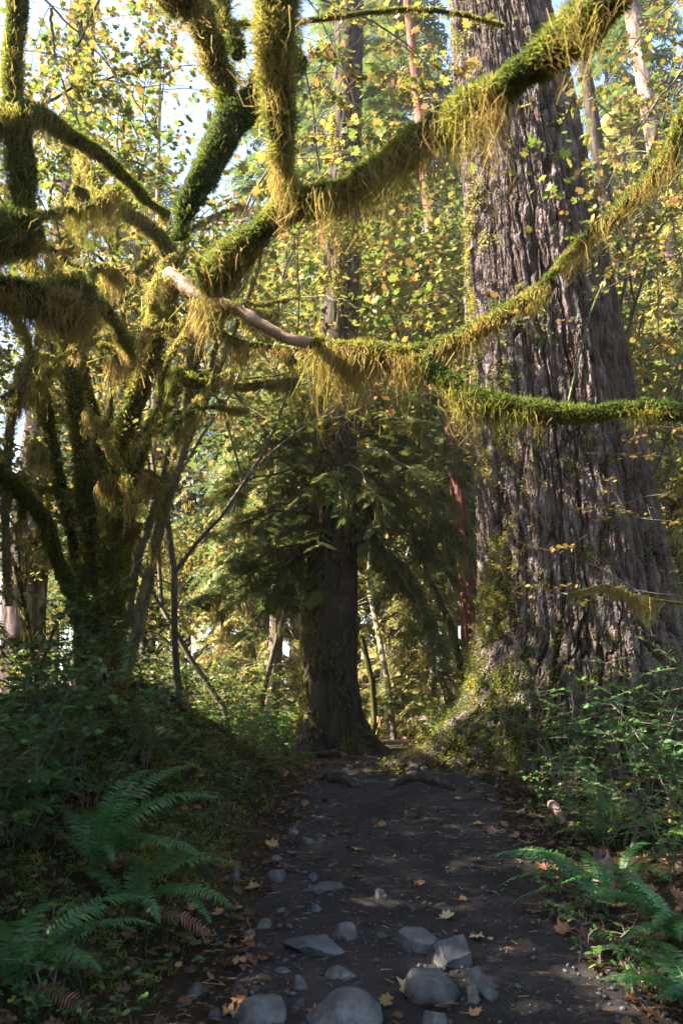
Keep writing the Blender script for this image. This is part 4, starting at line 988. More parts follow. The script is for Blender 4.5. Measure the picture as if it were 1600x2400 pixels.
scatter(gl, *MAPLE, pos, rdir(rng, n) * np.array([1, 1, .3]), unit(np.array([0, 0, 1.0]) + rng.normal(size=(n, 3)) * .3), .065 * rng.uniform(.6, 1.2, n), np.clip(.55 + .3 * rng.random(n), 0, 1))
gw.build('twig', M['wood'], o, True); gl.build('foliage', M['maple'], o)
moss_limb('mossy_twig', [(1640, 1420, 7.6, 4), (1540, 1408, 7.6, 5), (1480, 1395, 7.6, 5), (1420, 1376, 7.6, 6), (1390, 1380, 7.6, 7), (1330, 1396, 7.6, 4)], o, 78, .012, .16, .8, local=b, drape_every=.03, greens=(.3, .5), golds=(.5, .75))

def bough(label, seed, mains, n_sub, n_leaf, leaf, tint):
    rng = np.random.default_rng(seed); org = P(*mains[0][0]); o = thing('maple_bough', label, 'bough', org, 'leafy maple boughs hanging in from above')
    gw, gl = Geo(), Geo(); LP = []
    for m in mains:
        c = spline([[*P(*q)] for q in m], 50); c[1:] += np.cumsum(rng.normal(size=(49, 3)) * .006, 0); tube(gw, c - org, np.linspace(.02, .004, 50), 6, caps=False)
        for k in range(n_sub):
            p = c[rng.integers(10, 50)]; d = unit(rng.normal(size=3) * np.array([1, .6, .55]) + np.array([0, 0, -.1])); L = rng.uniform(.35, 1.1); v = np.linspace(0, 1, 9)[:, None]
            e = p + d * v * L + np.array([0, 0, -.2]) * v * v * L; e[1:] += np.cumsum(rng.normal(size=(8, 3)) * .012, 0); tube(gw, e - org, np.linspace(.006, .0018, 9), 4, caps=False)
            for z in range(3):
                q = e[rng.integers(3, 9)]; d2 = unit(d + rng.normal(size=3) * .6); f = q + d2 * np.linspace(0, 1, 5)[:, None] * rng.uniform(.12, .35); tube(gw, f - org, np.linspace(.003, .0012, 5), 3, caps=False); LP.append(f[2:] - org)
            LP.append(e[4:] - org)
    LP = np.concatenate(LP); ct = rng.random(len(LP)); k = rng.integers(0, len(LP), n_leaf); pos = LP[k] + rng.normal(size=(n_leaf, 3)) * np.array([.05, .05, .03])
    t = np.clip(tint[0] + (tint[1] - tint[0]) * (.6 * ct[k] + .4 * rng.random(n_leaf)), 0, 1)
    for h in range(3):
        w_ = np.arange(n_leaf) % 3 == h; T = maple_template(.1 + .35 * h); T[0][:, 2] += .14 * np.sin(T[0][:, 1] * (3 + h))
        scatter(gl, *T, pos[w_], rdir(rng, w_.sum()) * np.array([1, 1, .4]) + np.array([0, 0, -.35]), unit(np.array([0, -.25, 1.0]) + rng.normal(size=(w_.sum(), 3)) * .55), leaf * rng.uniform(.4, 1.25, w_.sum()), t[w_])
    gw.build('twig', M['wood'], o, True); gl.build('foliage', M['maple'], o)
bough('leafy maple bough with yellow leaves hanging before the top of the dark middle trunk', 601, [[(560, -200, 8.5), (700, -20, 8.6), (800, 160, 8.7), (850, 360, 8.9)], [(700, -20, 8.6), (860, 60, 8.8), (980, 150, 9.0), (1040, 280, 9.2)], [(660, -60, 8.5), (720, 180, 9.0), (760, 420, 9.4), (800, 640, 9.8)]], 13, 1300, .10, (.08, 1.0))
bough('leafy green maple bough hanging in the upper left before the leaning grey trunk', 602, [[(-60, -160, 7.5), (120, 20, 7.6), (260, 160, 7.8), (380, 330, 8.0)], [(120, 20, 7.6), (150, 160, 7.8), (210, 330, 8.0)], [(40, -120, 8.5), (240, -20, 8.6), (420, 60, 8.8), (560, 200, 9.0)]], 13, 1700, .09, (0.0, .95))
bough('thin maple bough with brown and green leaves at the right of the giant trunk', 603, [[(1700, 60, 8.5), (1580, 190, 8.6), (1480, 330, 8.8), (1400, 460, 9.0)], [(1660, 330, 8.5), (1560, 430, 8.7), (1440, 560, 8.9)], [(1700, 520, 8.5), (1580, 600, 8.7), (1460, 640, 8.9)], [(1720, -160, 8.2), (1600, -20, 8.3), (1500, 90, 8.4), (1420, 200, 8.5)], [(1700, 120, 9.5), (1600, 200, 9.5), (1530, 300, 9.6)]], 12, 1700, .085, (.1, 1.0))

b = at_px(1345, 7.6); o = thing('young_stem', 'single thin green shoot curving up in front of the giant trunk between two mossy branches', 'plant', P(1330, 945, 4.66))
g = Geo(); l = P(1330, 945, 4.66); c = spline([[*P(*q)] for q in [(1330, 948, 4.66), (1350, 860, 4.66), (1378, 750, 4.6), (1400, 690, 4.6), (1424, 640, 4.6)]], 24); tube(g, c - l, np.linspace(.008, .0035, 24), 6, tint=.75)
g.build('stem', M['shrub'], o, True)
g = Geo(); rng = np.random.default_rng(4); pos = c[[14, 18, 21, 23, 23]] - l
scatter(g, *MAPLE, pos, rdir(rng, 5), unit(np.array([0, -.5, 1.0]) + rng.normal(size=(5, 3)) * .3), np.array([.05, .05, .06, .07, .06]), np.array([.6, .7, .7, .8, .75])); g.build('foliage', M['maple'], o)

# ------------------------------------------------------------------ shrubs
sA = shrub('huckleberry_shrub', 'shrub', 301, 1.15, 0.8, 11, 0.055, (0.15, 0.85))
sB = shrub('huckleberry_shrub', 'shrub', 302, 0.85, 0.7, 9, 0.045, (0.25, 0.95))
sC = shrub('salmonberry_shrub', 'shrub', 303, 1.3, 0.7, 11, 0.085, (0.3, 0.85), twigs=9)
sD = shrub('low_seedling', 'shrub', 304, 0.32, 0.25, 6, 0.04, (0.3, 0.85), twigs=5, cat='seedling')
sE = shrub('understory_bush', 'bush', 305, 1.7, 1.0, 10, 0.085, (0.5, 1.0), twigs=12, cat='bush')
for o, gname in ((sA, 'leafy shrubs along the trail'), (sB, 'leafy shrubs along the trail'), (sC, 'broad leaved shrubs on the left bank'), (sD, 'small green plants at the trail edge'), (sE, 'undergrowth beyond the crest')): o['group'] = gname
def putxy(proto, x, y, rz, sc, label, dz=0.0):
    p = (x, y, gz(x, y) + dz)
    if proto.name not in used: used.add(proto.name); place(proto, p, rz, sc); proto['label'] = label; return proto
    return dup(proto, p, rz, label, sc)
for (pr, px, Y, rz, sc, lb) in [
    (sA, 1330, 8.6, 0.2, 1.0, 'leafy green shrub growing against the mossy foot of the giant trunk'),
    (sA, 1480, 7.6, 1.7, 1.15, 'tall leafy shrub on the right bank before the shaded side of the giant trunk'),
    (sA, 1600, 6.9, 3.0, 1.25, 'largest leafy shrub cut by the right edge of the picture'),
    (sB, 1400, 6.9, 4.0, 1.0, 'low shrub with arching stems above the upright fern on the right'),
    (sB, 1560, 5.9, 5.1, 0.9, 'small shrub with brownish leaves at the right edge above the ferns'),
    (sB, 1290, 8.0, 0.9, 0.7, 'small round leaved shrub beside the trail right of the roots'),
    (sB, 655, 11.6, 2.0, 0.8, 'green shrub at the left foot of the middle trunk'),
    (sB, 430, 8.4, 1.4, .7, 'small shrub on the right shoulder of the left mound'),
    (sB, 545, 9.3, 4.6, .75, 'small shrub where the left mound falls towards the trail'),
    (sC, 350, 7.0, 1.2, .55, 'broad leaved sprout in the middle of the left mound'),
    (sB, 230, 6.2, 2.2, .7, 'small shrub on the left mound above the large fern'),
    (sB, 590, 12.2, 3.3, 1.0, 'yellowish shrub behind the end of the left mound'),
    (sC, 40, 5.6, 0.3, 1.0, 'broad leaved shrub filling the left edge beneath the vine maple'),
    (sC, 165, 6.4, 2.0, 0.95, 'broad leaved shrub in front of the vine maple foot'),
    (sC, -70, 4.9, 4.4, 1.0, 'dark broad leaved shrub at the left edge nearest the camera'),
    (sC, 300, 9.0, 5.5, 0.8, 'broad leaved shrub just right of the vine maple stems'),
    (sA, 130, 7.3, 2.9, 1.0, 'twiggy shrub among the lower stems of the vine maple'),
    (sA, 1690, 8.4, 0.6, 1.4, 'tall twiggy shrub behind the others at the far right edge'),
    (sB, 1480, 9.2, 1.1, 1.0, 'shrub half hidden behind taller leaves at the right foot of the giant trunk'),
]: put(pr, px, Y, rz, sc, lb)
for (px, Y, rz, sc, lb) in [
    (330, 14.5, 0.4, 1.0, 'sunlit yellow green bush behind the left mound, right of the vine maple'), (430, 16, 1.6, 1.1, 'yellow bush in the undergrowth below the bright gap on the left'), (540, 14.2, 2.7, .9, 'bush at the left of the middle trunk foot with yellow leaves'), (610, 16.5, 4.0, 1.0, 'bush under the low boughs left of the middle trunk'),
    (480, 21, 5.1, 1.3, 'far undergrowth bush in the bright left gap'), (880, 17, 0.9, .75, 'sunlit bush in the gap right of the middle trunk foot'), (960, 19, 2.2, .9, 'golden bush in the gap between both trunks'), (1020, 15.5, 3.4, .6, 'low bush behind the buttress root of the giant trunk'), (920, 26, 4.4, 1.4, 'distant bright bush at the end of the gap between both trunks'), (240, 18, 5.5, 1.3, 'bush behind the lower stems of the vine maple'), (1650, 13, 1.2, 1.2, 'tall bush at the right edge behind the giant trunk'), (380, 26, 3.9, 1.5, 'distant pale bush behind the small sunlit trunk on the left'), (100, 14, 2.5, 1.2, 'bush in front of the leaning grey trunk at the left')]:
    put(sE, px, Y, rz, sc, lb)
for (px, py, rz, sc, lb) in [
    (690, 1790, 0, 1.0, 'small green seedling on the left trail edge near the crest'), (560, 1860, 1, 1.0, 'small seedling on the mossy slope of the left mound'), (500, 1930, 2, .9, 'small seedling low on the left slope above the stones'), (455, 2010, 3, .9, 'seedling beside the lower left fern tips'), (1265, 1880, 4, 1.1, 'seedling on the right trail edge below the roots'), (1300, 1960, 5, 1.0, 'bright seedling right of the trail above the long fern frond'), (1310, 2090, .5, .9, 'seedling under the long fern frond on the right'), (1360, 2160, 1.5, .9, 'seedling right of the trail beside the rotten stump'), (1410, 2260, 2.5, 1.1, 'seedling on the dark lower right bank'), (1500, 2330, 3.5, 1.0, 'seedling in the lower right corner'), (90, 1870, 4.5, 1.2, 'pale leaved seedling at the left edge above the big fern'), (40, 1990, 5.5, 1.2, 'seedling at the left edge beside the big fern'), (110, 2330, 1.2, 1.2, 'dark seedling in the lower left corner'), (640, 1810, 2.2, .9, 'seedling with light leaves at the foot of the mound')]:
    p = G(px, py)
    if sD.name not in used: used.add(sD.name); place(sD, p, rz, sc); sD['label'] = lb
    else: dup(sD, p, rz, lb, sc)

# ------------------------------------------------------------------ ferns
def spread(n, a0, a1, L, seed, p0=-5, p1=18):
    r = np.random.default_rng(seed); return [(a0 + (a1 - a0) * (k + r.uniform(.2, .8)) / n, L * r.uniform(.75, 1.1), r.uniform(p0, p1)) for k in range(n)]
fern('large dark green fern arching over the left slope in mid height', G(215, 2040), [(48, 1.05, 22), (30, 1.0, 12), (12, .95, 2), (62, .95, 25), (-8, .85, -6), (80, .8, 12), (110, .7, 10), (140, .8, 5), (-35, .8, 0), (-60, .7, 0), (170, .7, 0)])
fern('fern with fronds pointing down to the stones at lower left', G(300, 2150), [(5, .80, 5), (-18, .82, -5), (-38, .78, -8), (30, .7, 12), (-60, .7, -5), (60, .6, 15), (150, .6, 5), (100, .6, 10)])
fern('blurred large fern in the bottom left corner', G(40, 2330), spread(10, -70, 200, .85, 3))
fern('small fern high on the left mound with two short fronds', G(410, 1790), [(20, .45, 25), (-15, .4, 5), (70, .35, 15), (150, .35, 10)])
fern('fern at the left edge below the broad leaved shrub', G(-10, 1960), spread(8, -60, 120, .8, 4))
fern('upright fern with pale fronds at the right below the shrubs', G(1415, 1985), [(95, .9, 32), (70, .8, 25), (130, .7, 20), (15, .75, 10), (165, .7, 8), (200, .55, 0), (-20, .6, 0)])
fern('fern stretching a long frond leftwards to the right trail edge', G(1425, 2150), [(152, .95, 4), (165, .8, -4), (138, .85, 10), (100, .6, 20), (185, .7, -8), (60, .6, 10)])
fern('bright green fern hanging a broad frond beside the rotten stump', G(1440, 2080) + np.array([.05, 0, .05]), [(-40, .55, 2), (-62, .52, -6), (-15, .5, 4), (40, .5, 12), (-85, .45, -6)])
fern('fern at the lower right edge with drooping fronds', G(1590, 2230), spread(8, 90, 270, .75, 6))
fern('dark fern in the bottom right corner', G(1640, 2390), spread(7, 90, 260, .6, 8))

# ------------------------------------------------------------------ stones in the trail
def rock(px, py, wpx, hpx, label, mat, seed, flat=1.0, yaw=0.0, cuts=13, sink=0.40, tiltx=0.0):
    p = G(px, py + hpx * 0.35)
    sx = px2m(wpx / 2, p); sz = px2m(hpx / 2, p) * 1.18; sy = (sx * 0.55 + sz * 0.45) * flat
    rng = np.random.default_rng(seed)
    bm = bmesh.new(); bmesh.ops.create_icosphere(bm, subdivisions=5, radius=1.0)
    V = np.array([v.co[:] for v in bm.verts])
    for k in range(cuts):
        n = rdir(rng, 1)[0]; n[2] = abs(n[2]) * .8 if k % 3 else n[2]; n = n / np.linalg.norm(n); c = rng.uniform(0.52, 0.85); d = V @ n - c
        V = V - np.where(d > 0, d * 0.97, 0)[:, None] * n
    V = V / np.abs(V).max(0)
    V = V * (1 + 0.06 * fbm(V * 2.4 + seed, 4) + 0.03 * fbm(V * 9 + seed, 4))[:, None]
    t = np.clip(.5 + 0.9 * fbm(V * 1.6 + seed * 2, 4), 0, 1)
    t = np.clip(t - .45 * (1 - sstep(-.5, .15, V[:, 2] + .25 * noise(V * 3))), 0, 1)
    V = V * np.array([sx, sy, sz])
    c, s = math.cos(tiltx), math.sin(tiltx); V = V @ np.array([[c, 0, s], [0, 1, 0], [-s, 0, c]]).T
    c, s = math.cos(yaw), math.sin(yaw); V = V @ np.array([[c, -s, 0], [s, c, 0], [0, 0, 1]]).T
    bm.verts.ensure_lookup_table()
    Fc = np.array([[v.index for v in f.verts] for f in bm.faces]); bm.free()
    V[:, 2] += sz * (1 - 2 * sink)
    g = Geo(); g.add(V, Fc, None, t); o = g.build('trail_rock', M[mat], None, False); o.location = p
    return tag(o, label, 'rock', 'stones embedded in the trail')
ROCKS = [
    (971, 2196, 108, 80, 'pale grey angular rock, upper left of the cluster right of centre', 'rock', 1, 1, .2),
    (1063, 2232, 128, 92, 'dark blue grey slab leaning in the cluster right of centre', 'rock_dark', 2, 1, -.4),
    (1020, 2312, 156, 100, 'wedge shaped grey rock with an overhanging left side in the cluster right of centre', 'rock', 3, .8, .5, 6, .3, .35),
    (1109, 2332, 42, 62, 'small upright pale stone in the cluster, left of a pair', 'rock', 4, 1, .1),
    (1134, 2312, 50, 78, 'narrow tilted stone at the right end of the cluster', 'rock', 5, 1, -.3, 7, .25, -.5),
    (798, 2366, 196, 116, 'largest rounded boulder at the bottom edge near the centre', 'rock', 6, .9, .2, 6),
    (604, 2364, 136, 92, 'broad flat topped grey rock at the bottom edge left of centre', 'rock', 7, 1, .3),
    (1012, 2384, 72, 64, 'pointed pale rock at the bottom edge right of centre', 'rock', 8, 1, .6, 9),
    (808, 2184, 68, 54, 'grey rock with a steep right face above the dark wedge', 'rock', 9, 1, .2),
    (737, 2218, 150, 50, 'long dark wedge shaped rock left of centre', 'rock_dark', 10, .7, -.1, 8, .3),
    (619, 2162, 42, 42, 'pale cracked stone, topmost of three at the left side of the trail', 'rock', 11),
    (586, 2190, 31, 29, 'small grey stone left of the pale cracked one', 'rock', 12),
    (614, 2219, 34, 27, 'light bluish stone, lowest of three at the left side of the trail', 'rock', 13),
    (658, 2134, 34, 24, 'small bluish stone above the pale cracked one', 'rock_dark', 14),
    (739, 2127, 39, 29, 'rounded dark stone half sunk left of centre', 'rock_dark', 15),
    (892, 2091, 32, 38, 'egg shaped grey stone standing alone in the middle of the trail', 'rock', 16),
    (928, 2065, 21, 23, 'tiny dark stone behind the egg shaped one', 'rock_dark', 17),
    (895, 2190, 26, 31, 'small upright bluish stone left of the pale angular rock', 'rock_dark', 18),
    (700, 2304, 42, 50, 'small upright grey stone above the largest boulder', 'rock', 19),
    (459, 2318, 58, 48, 'dark bluish block at the lower left edge of the trail', 'rock_dark', 20),
    (803, 2278, 82, 32, 'low half buried rock behind the largest boulder', 'rock', 21, 1, 0, 7, .4),
    (663, 2274, 42, 18, 'flat sunken stone above the broad flat topped rock', 'rock', 22),
    (706, 2352, 32, 32, 'small dark stone wedged left of the largest boulder', 'rock_dark', 23),
    (757, 2076, 104, 32, 'long flat dark stone low across the left of the trail', 'rock_dark', 24, .6, .1, 8, .4),
    (650, 2050, 58, 37, 'wet dark stone at the foot of the left slope', 'rock_dark', 25),
    (553, 2042, 24, 41, 'upright grey stone stuck in the left slope', 'rock', 26),
    (505, 2375, 38, 28, 'dark stone at the bottom edge far left of the trail', 'rock_dark', 27),
    (684, 1946, 32, 25, 'grey stone at the left trail edge, leftmost of three below the mound', 'rock', 28),
    (720, 1969, 32, 28, 'round grey stone, middle of three below the mound', 'rock_dark', 29),
    (750, 1962, 30, 28, 'dark round stone, rightmost of three below the mound', 'rock_dark', 30),
    (648, 2010, 46, 23, 'low bluish stone under the left slope', 'rock_dark', 31),
    (835, 2308, 32, 22, 'small dark stone touching the top of the largest boulder', 'rock_dark', 32),
    (735, 2052, 30, 26, 'squarish dark stone above the long flat one', 'rock_dark', 33),
    (1035, 2120, 34, 14, 'thin flat slate chip right of the trail centre', 'rock_dark', 34),
]
for r in ROCKS: rock(*r[:7], *r[7:])

# ------------------------------------------------------------------ roots across the trail, stump, fallen sticks
def root_thing(name, label, cat, pts, mat='root', lift=0.5, rough=0.16):
    q = []
    for (px, py, hw) in pts:
        p = G(px, py); q.append([*p, px2m(hw, p) * (1.35 if name == 'tree_root' else 1)])
    q = np.array(q); q[:, 2] += q[:, 3] * lift + (.02 if name == 'tree_root' else 0); q[0, 2] -= q[0, 3] * .9; q[-1, 2] -= q[-1, 3] * .9
    c = spline(q, 40); b = c[20, :3].copy(); g = Geo(); tube(g, c[:, :3] - b, c[:, 3] * np.clip(1 + .35 * noise(c[:, :3] * 9), .5, 1.6), 16, rough * 1.6, 22)
    o = g.build(name, M[mat], None, True); o.location = b; return tag(o, label, cat)
root_thing('tree_root', 'long worn root humped across the trail in front of the giant trunk', 'root', [(912, 1852, 4), (945, 1838, 7), (985, 1834, 10), (1025, 1842, 10), (1060, 1854, 7), (1084, 1862, 4)])
root_thing('tree_root', 'short knotted root on top of the long humped root', 'root', [(962, 1834, 5), (975, 1816, 12), (992, 1818, 11), (1012, 1832, 6)])
root_thing('tree_root', 'gnarled root on the left trail edge below the mound', 'root', [(738, 1828, 5), (775, 1832, 9), (815, 1842, 9), (848, 1852, 5)])
root_thing('tree_root', 'thin root crossing the trail crest by the middle trunk', 'root', [(720, 1772, 4), (760, 1774, 6), (800, 1776, 5), (850, 1782, 3)])
root_thing('tree_root', 'small root bump at the crest left of the gap', 'root', [(740, 1796, 3), (785, 1798, 5), (830, 1802, 3)])
root_thing('fallen_stick', 'thin forked stick lying across the trail right of centre', 'stick', [(1020, 2062, 2), (1046, 2048, 4), (1085, 2056, 3)], lift=.8)
root_thing('fallen_stick', 'fine curved twig lying on the left half of the trail', 'stick', [(862, 2000, 2), (880, 2014, 3), (896, 2020, 2)], lift=.8)
root_thing('fallen_stick', 'short dark stick on the upper trail', 'stick', [(928, 1910, 2), (950, 1904, 3), (972, 1902, 2)], lift=.8)
root_thing('fallen_stick', 'bent pale stick arching over the right bank', 'stick', [(1480, 2010, 4), (1500, 1960, 4), (1560, 1930, 5), (1568, 1880, 4)], 'wood', 6)
root_thing('fallen_stick', 'reddish rotting branch piece beside the right trail edge', 'stick', [(1285, 1880, 7), (1300, 1900, 10), (1325, 1930, 9)], 'stump')
p = G(1407, 2112); g = Geo(); hh = px2m(125, p); rr = px2m(21, p)
c = np.linspace(-.05, hh, 30); C = np.stack([.03 * np.sin(c * 7), 0 * c, c], -1); a = np.linspace(0, 2 * np.pi, 40, endpoint=False)
top = hh * (0.72 + 0.3 * np.abs(noise(np.stack([np.cos(a) * 2.2, np.sin(a) * 2.2, a * 0 + 4], -1))))
zc = np.minimum(c[:, None], top[None]); R = rr * (1.25 - .45 * c / hh)[:, None] * (1 + .28 * noise(np.stack([np.cos(a)[None] * 2.4 + 0 * zc, np.sin(a)[None] * 2.4 + 0 * zc, zc * 3], -1)))
V = np.stack([C[:, 0:1] + np.cos(a) * R, np.sin(a) * R * .8, zc], -1); i = np.arange(29)[:, None] * 40; j = np.arange(40)[None]
g.add(V.reshape(-1, 3), None, np.stack([i + j, i + (j + 1) % 40, i + 40 + (j + 1) % 40, i + 40 + j], -1).reshape(-1, 4), np.clip(.5 + .4 * noise(V * 30), 0, 1).ravel())
o = g.build('rotten_stump', M['stump'], None, True); o.location = p; tag(o, 'small pinkish grey rotten stump with a jagged top among the right ferns', 'stump')

# ------------------------------------------------------------------ fallen leaves, litter, moss carpet, ground cover, gravel
CURL = maple_template(0.5); CURL[0][:, 2] += 0.14
def fallen(px, py, wpx, rot, tint, label):
    p = G(px, py); s = px2m(wpx, p) / 1.05; rng = np.random.default_rng(int(px)); g = Geo()
    V = CURL[0].copy(); V[:, 2] += 0.10 * np.sin(V[:, 0] * 5 + px) + .06 * np.sin(V[:, 1] * 7 + py)
    fine = Geo(); c, sn = math.cos(rot), math.sin(rot); V = (V @ np.array([[c, -sn, 0], [sn, c, 0], [0, 0, 1]]).T) * s
    g.add(V, CURL[1], None, tint + .06 * rng.normal(size=len(V)))
    b = V[0]; e = b - np.array([c, sn, -.1]) * s * .5; q = np.linspace(0, 1, 6)[:, None]; tube(g, b + (e - b) * q, np.full(6, .0022), 4, tint=tint, caps=False)
    o = g.build('fallen_leaf', M['litter']); n = None
    x, y = p[0], p[1]; h = .12; o.rotation_euler = (math.atan2(gz(x, y + h) - gz(x, y - h), 2 * h), -math.atan2(gz(x + h, y) - gz(x - h, y), 2 * h), 0)
    o.location = (x, y, p[2] + .018); return tag(o, label, 'leaf', 'fallen maple leaves on the trail')
for a in [
    (962, 2342, 84, 1.2, .93, 'large tan fallen leaf left of the wedge shaped rock'), (1042, 2160, 46, .4, .95, 'pale fallen leaf above the dark slab'), (1120, 2212, 44, 2.2, .97, 'light fallen leaf right of the dark slab'), (1150, 2212, 18, 2.0, .9, 'tiny yellowish leaf at the right of the slab'), (840, 1998, 28, 3.0, .88, 'orange fallen leaf on the left half of the trail'), (980, 2082, 34, .9, .86, 'yellow brown leaf on the trail centre above the rocks'), (1086, 2118, 24, 1.7, .8, 'small brown leaf on the trail right of centre'), (1120, 1940, 28, 2.8, .85, 'tan leaf on the upper trail'), (1065, 1796, 26, .3, .9, 'pale leaf below the crest roots'), (1145, 1755, 30, 1.0, .85, 'brown leaf by the foot of the giant trunk'), (1190, 1740, 24, 2.1, .8, 'leaf stuck at the base of the giant trunk'), (1185, 1810, 34, 2.6, .9, 'curled leaf on the right trail edge below the roots'), (1210, 1912, 40, .2, .88, 'orange leaf on the right trail edge at mid height'), (1240, 1990, 56, 1.4, .92, 'large pale leaf at the right trail edge above the long frond'), (1330, 2195, 66, 2.0, .7, 'brown curled leaf at the lower right trail edge'), (1245, 2150, 34, .8, .5, 'dark leaf flat on the right side of the trail'), (560, 2270, 50, 1.9, .82, 'crumpled leaf by the broad flat topped rock'), (590, 2090, 44, .6, .85, 'leaf at the foot of the left slope'), (640, 1990, 44, 2.4, .85, 'rust leaf among the small stones on the left'), (540, 2390, 60, 1.1, .86, 'yellowish crumpled leaf at the bottom edge left'), (1045, 2375, 60, 2.7, .72, 'reddish leaf at the bottom edge beside the pointed rock'), (1105, 2390, 50, .3, .85, 'tan leaf at the bottom edge right of the pointed rock'), (700, 1870, 44, .9, .84, 'pale leaf on the slope of the mound near the trail'), (370, 1720, 34, 1.5, .86, 'pink brown leaf on top of the mossy mound'), (1075, 1880, 24, 2.0, .86, 'small leaf below the long humped root'), (860, 1815, 26, 1.2, .85, 'leaf by the gnarled root on the left edge'), (1370, 2065, 36, .7, .82, 'brown leaf caught on the long frond at the right')]: fallen(*a)

rng = np.random.default_rng(500)
def scatter_xy(n, x0, x1, y0, y1, dens):
    x = rng.uniform(x0, x1, n); y = y0 + (y1 - y0) * rng.random(n) ** 1.35; ok = rng.random(n) < dens(x, y); x, y = x[ok], y[ok]; return np.stack([x, y, terrain(x, y)], -1)
def offtrail(x, y):
    L, R = trail_edges(y); return np.maximum(L - x, x - R)
def nzz(x, y, s, k=0): return noise(np.stack([x * s, y * s, 0 * x + k], -1))
g = Geo(); p = scatter_xy(30000, -7, 7, 2.6, 17, lambda x, y: np.clip(np.where(offtrail(x, y) > -0.15, .52 - .24 * sstep(.7, 1.8, offtrail(x, y)), 0.012 + 0.30 * sstep(-.42, 0, offtrail(x, y)) + .05 * (y > 8)) + .2 * nzz(x, y, 1.4), 0.004, 1)); n = len(p)
p[:, 2] += rng.uniform(.012, .04, n); sl = .085 * rng.uniform(.35, 1.25, n)
for k in range(2):
    m = np.arange(n) % 2 == k; T = maple_template(.2 + .7 * k); T[0][:, 2] += .1
    scatter(g, *T, p[m], rdir(rng, m.sum()) * np.array([1, 1, .25]), unit(np.array([0, 0, 1.0]) + rng.normal(size=(m.sum(), 3)) * .35), sl[m], np.clip(rng.random(m.sum()) ** 1.8 * .9, 0, 1))
tag(g.build('leaf_litter', M['litter']), kind='stuff')

g = Geo(); p = scatter_xy(52000, -6, -0.3, 3.0, 13, lambda x, y: sstep(.12, .55, offtrail(x, y)) * np.clip(.55 + .9 * nzz(x, y, 1.1, 3), .05, 1) * np.interp(y, [3, 5, 6.5], [.15, .4, 1]))
p2 = scatter_xy(9000, 1.5, 7, 5.5, 13, lambda x, y: sstep(.3, 1.2, offtrail(x, y)) * np.clip(.2 + .9 * nzz(x, y, 1.1, 5), 0, 1)); p = np.vstack([p, p2]); n = len(p); per = 9
b = np.repeat(p, per, 0) + rng.normal(size=(n * per, 3)) * np.array([.022, .022, .006]); d = unit(rng.normal(size=(n * per, 3)) * .75 + np.array([0, -.1, .7])) * rng.uniform(.015, .055, n * per)[:, None]
t = np.clip(np.repeat(.1 + .35 * rng.random(n) + .15 * nzz(p[:, 0], p[:, 1], 2.2, 8), per) + rng.normal(size=n * per) * .06, 0, 1)
strands(g, b, b + d, .009, t, rng); tag(g.build('moss_carpet', M['moss']), kind='stuff')

g = Geo(); p = scatter_xy(26000, -8, 8, 2.6, 16, lambda x, y: sstep(.08, .5, offtrail(x, y)) * np.clip(.22 + .8 * nzz(x, y, 1.0, 11) + .15 * (x < 0), 0, 1)); n = len(p)
hgt = rng.uniform(.03, .16, n); top = p + np.stack([rng.normal(size=n) * .03, rng.normal(size=n) * .03, hgt], -1); strands(g, p, top, .004, .3, rng)
for k in range(3):
    a = rng.uniform(0, 6.28, n); scatter(g, *OVAL, top, np.stack([np.cos(a), np.sin(a), rng.uniform(-.3, .2, n)], -1), unit(np.array([0, 0, 1.0]) + rng.normal(size=(n, 3)) * .3), rng.uniform(.025, .06, n), np.clip(.1 + .75 * rng.random(n), 0, .9))
tag(g.build('ground_cover', M['shrub']), kind='stuff')

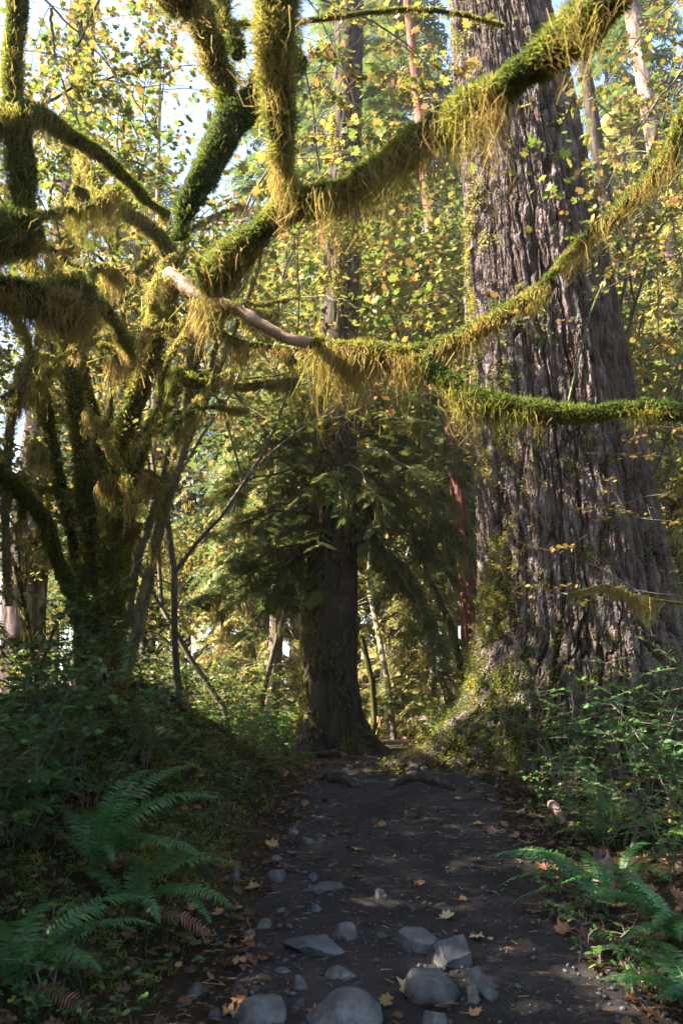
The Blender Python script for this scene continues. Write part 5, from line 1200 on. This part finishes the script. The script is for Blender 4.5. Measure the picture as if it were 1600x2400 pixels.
# knee-high growth on the forest floor behind the crest
g = Geo(); p = scatter_xy(16000, -16, 18, 12.5, 34, lambda x, y: np.clip(.5 + .8 * nzz(x, y, .5, 21), 0, 1) * (offtrail(x, y) > .25)); n = len(p)
hgt = rng.uniform(.1, .7, n); top = p + np.stack([rng.normal(size=n) * .12, rng.normal(size=n) * .12, hgt], -1); strands(g, p, top, .012, .5, rng)
for k in range(6):
    a = rng.uniform(0, 6.28, n); q = p + (top - p) * rng.uniform(.4, 1.05, n)[:, None]; scatter(g, *OVAL, q, np.stack([np.cos(a), np.sin(a), rng.uniform(-.3, .3, n)], -1), unit(np.array([0, 0, 1.0]) + rng.normal(size=(n, 3)) * .35), rng.uniform(.06, .16, n), np.clip(.35 + .65 * rng.random(n), 0, 1))
tag(g.build('undergrowth', M['shrub']), kind='stuff')

bm = bmesh.new(); bmesh.ops.create_icosphere(bm, subdivisions=1, radius=1.0); IV = np.array([v.co[:] for v in bm.verts]); IT = np.array([[v.index for v in f.verts] for f in bm.faces]); bm.free()
g = Geo(); p = scatter_xy(10000, -1.2, 2.2, 3, 11, lambda x, y: np.where(offtrail(x, y) < .15, .35 + .35 * sstep(-.9, -.1, offtrail(x, y)) + .2 * nzz(x, y, 2, 31), 0)); n = len(p); s = .005 + .02 * rng.random(n) ** 4
p[:, 2] += .014 + s * .25; scatter(g, IV * np.array([1, .75, .6]), IT, p, rdir(rng, n) * np.array([1, 1, .2]), unit(np.array([0, 0, 1.0]) + rng.normal(size=(n, 3)) * .3), s, rng.random(n))
tag(g.build('gravel', M['rock_dark'], None, True), kind='stuff')
g = Geo(); p = scatter_xy(22000, -1.4, 2.6, 3, 11.5, lambda x, y: np.where(offtrail(x, y) < .3, .3 + .3 * sstep(-.6, 0, offtrail(x, y)), .2)); n = len(p); p[:, 2] += .022
a = rng.uniform(0, 6.28, n); strands(g, p, p + np.stack([np.cos(a), np.sin(a), rng.uniform(-.05, .12, n)], -1) * rng.uniform(.015, .09, n)[:, None], .0045, np.clip(rng.random(n) ** 2, 0, 1), rng)
tag(g.build('needle_litter', M['litter']), kind='stuff')

# ------------------------------------------------------------------ air
hm, hnt, hout = nodes('haze')
pv = hnt.nodes.new('ShaderNodeVolumePrincipled'); pv.inputs['Color'].default_value = (0.93, 0.95, 0.95, 1); pv.inputs['Density'].default_value = HAZE; pv.inputs['Anisotropy'].default_value = 0.2
hnt.links.new(pv.outputs[0], hout.inputs['Volume'])
g = Geo(); V = np.array([[x, y, z] for x in (-115, 115) for y in (-55, 165) for z in (-2.5, 46)], float)
g.add(V, None, np.array([[0, 1, 3, 2], [4, 6, 7, 5], [0, 4, 5, 1], [2, 3, 7, 6], [0, 2, 6, 4], [1, 5, 7, 3]])); tag(g.build('haze', hm), kind='stuff')
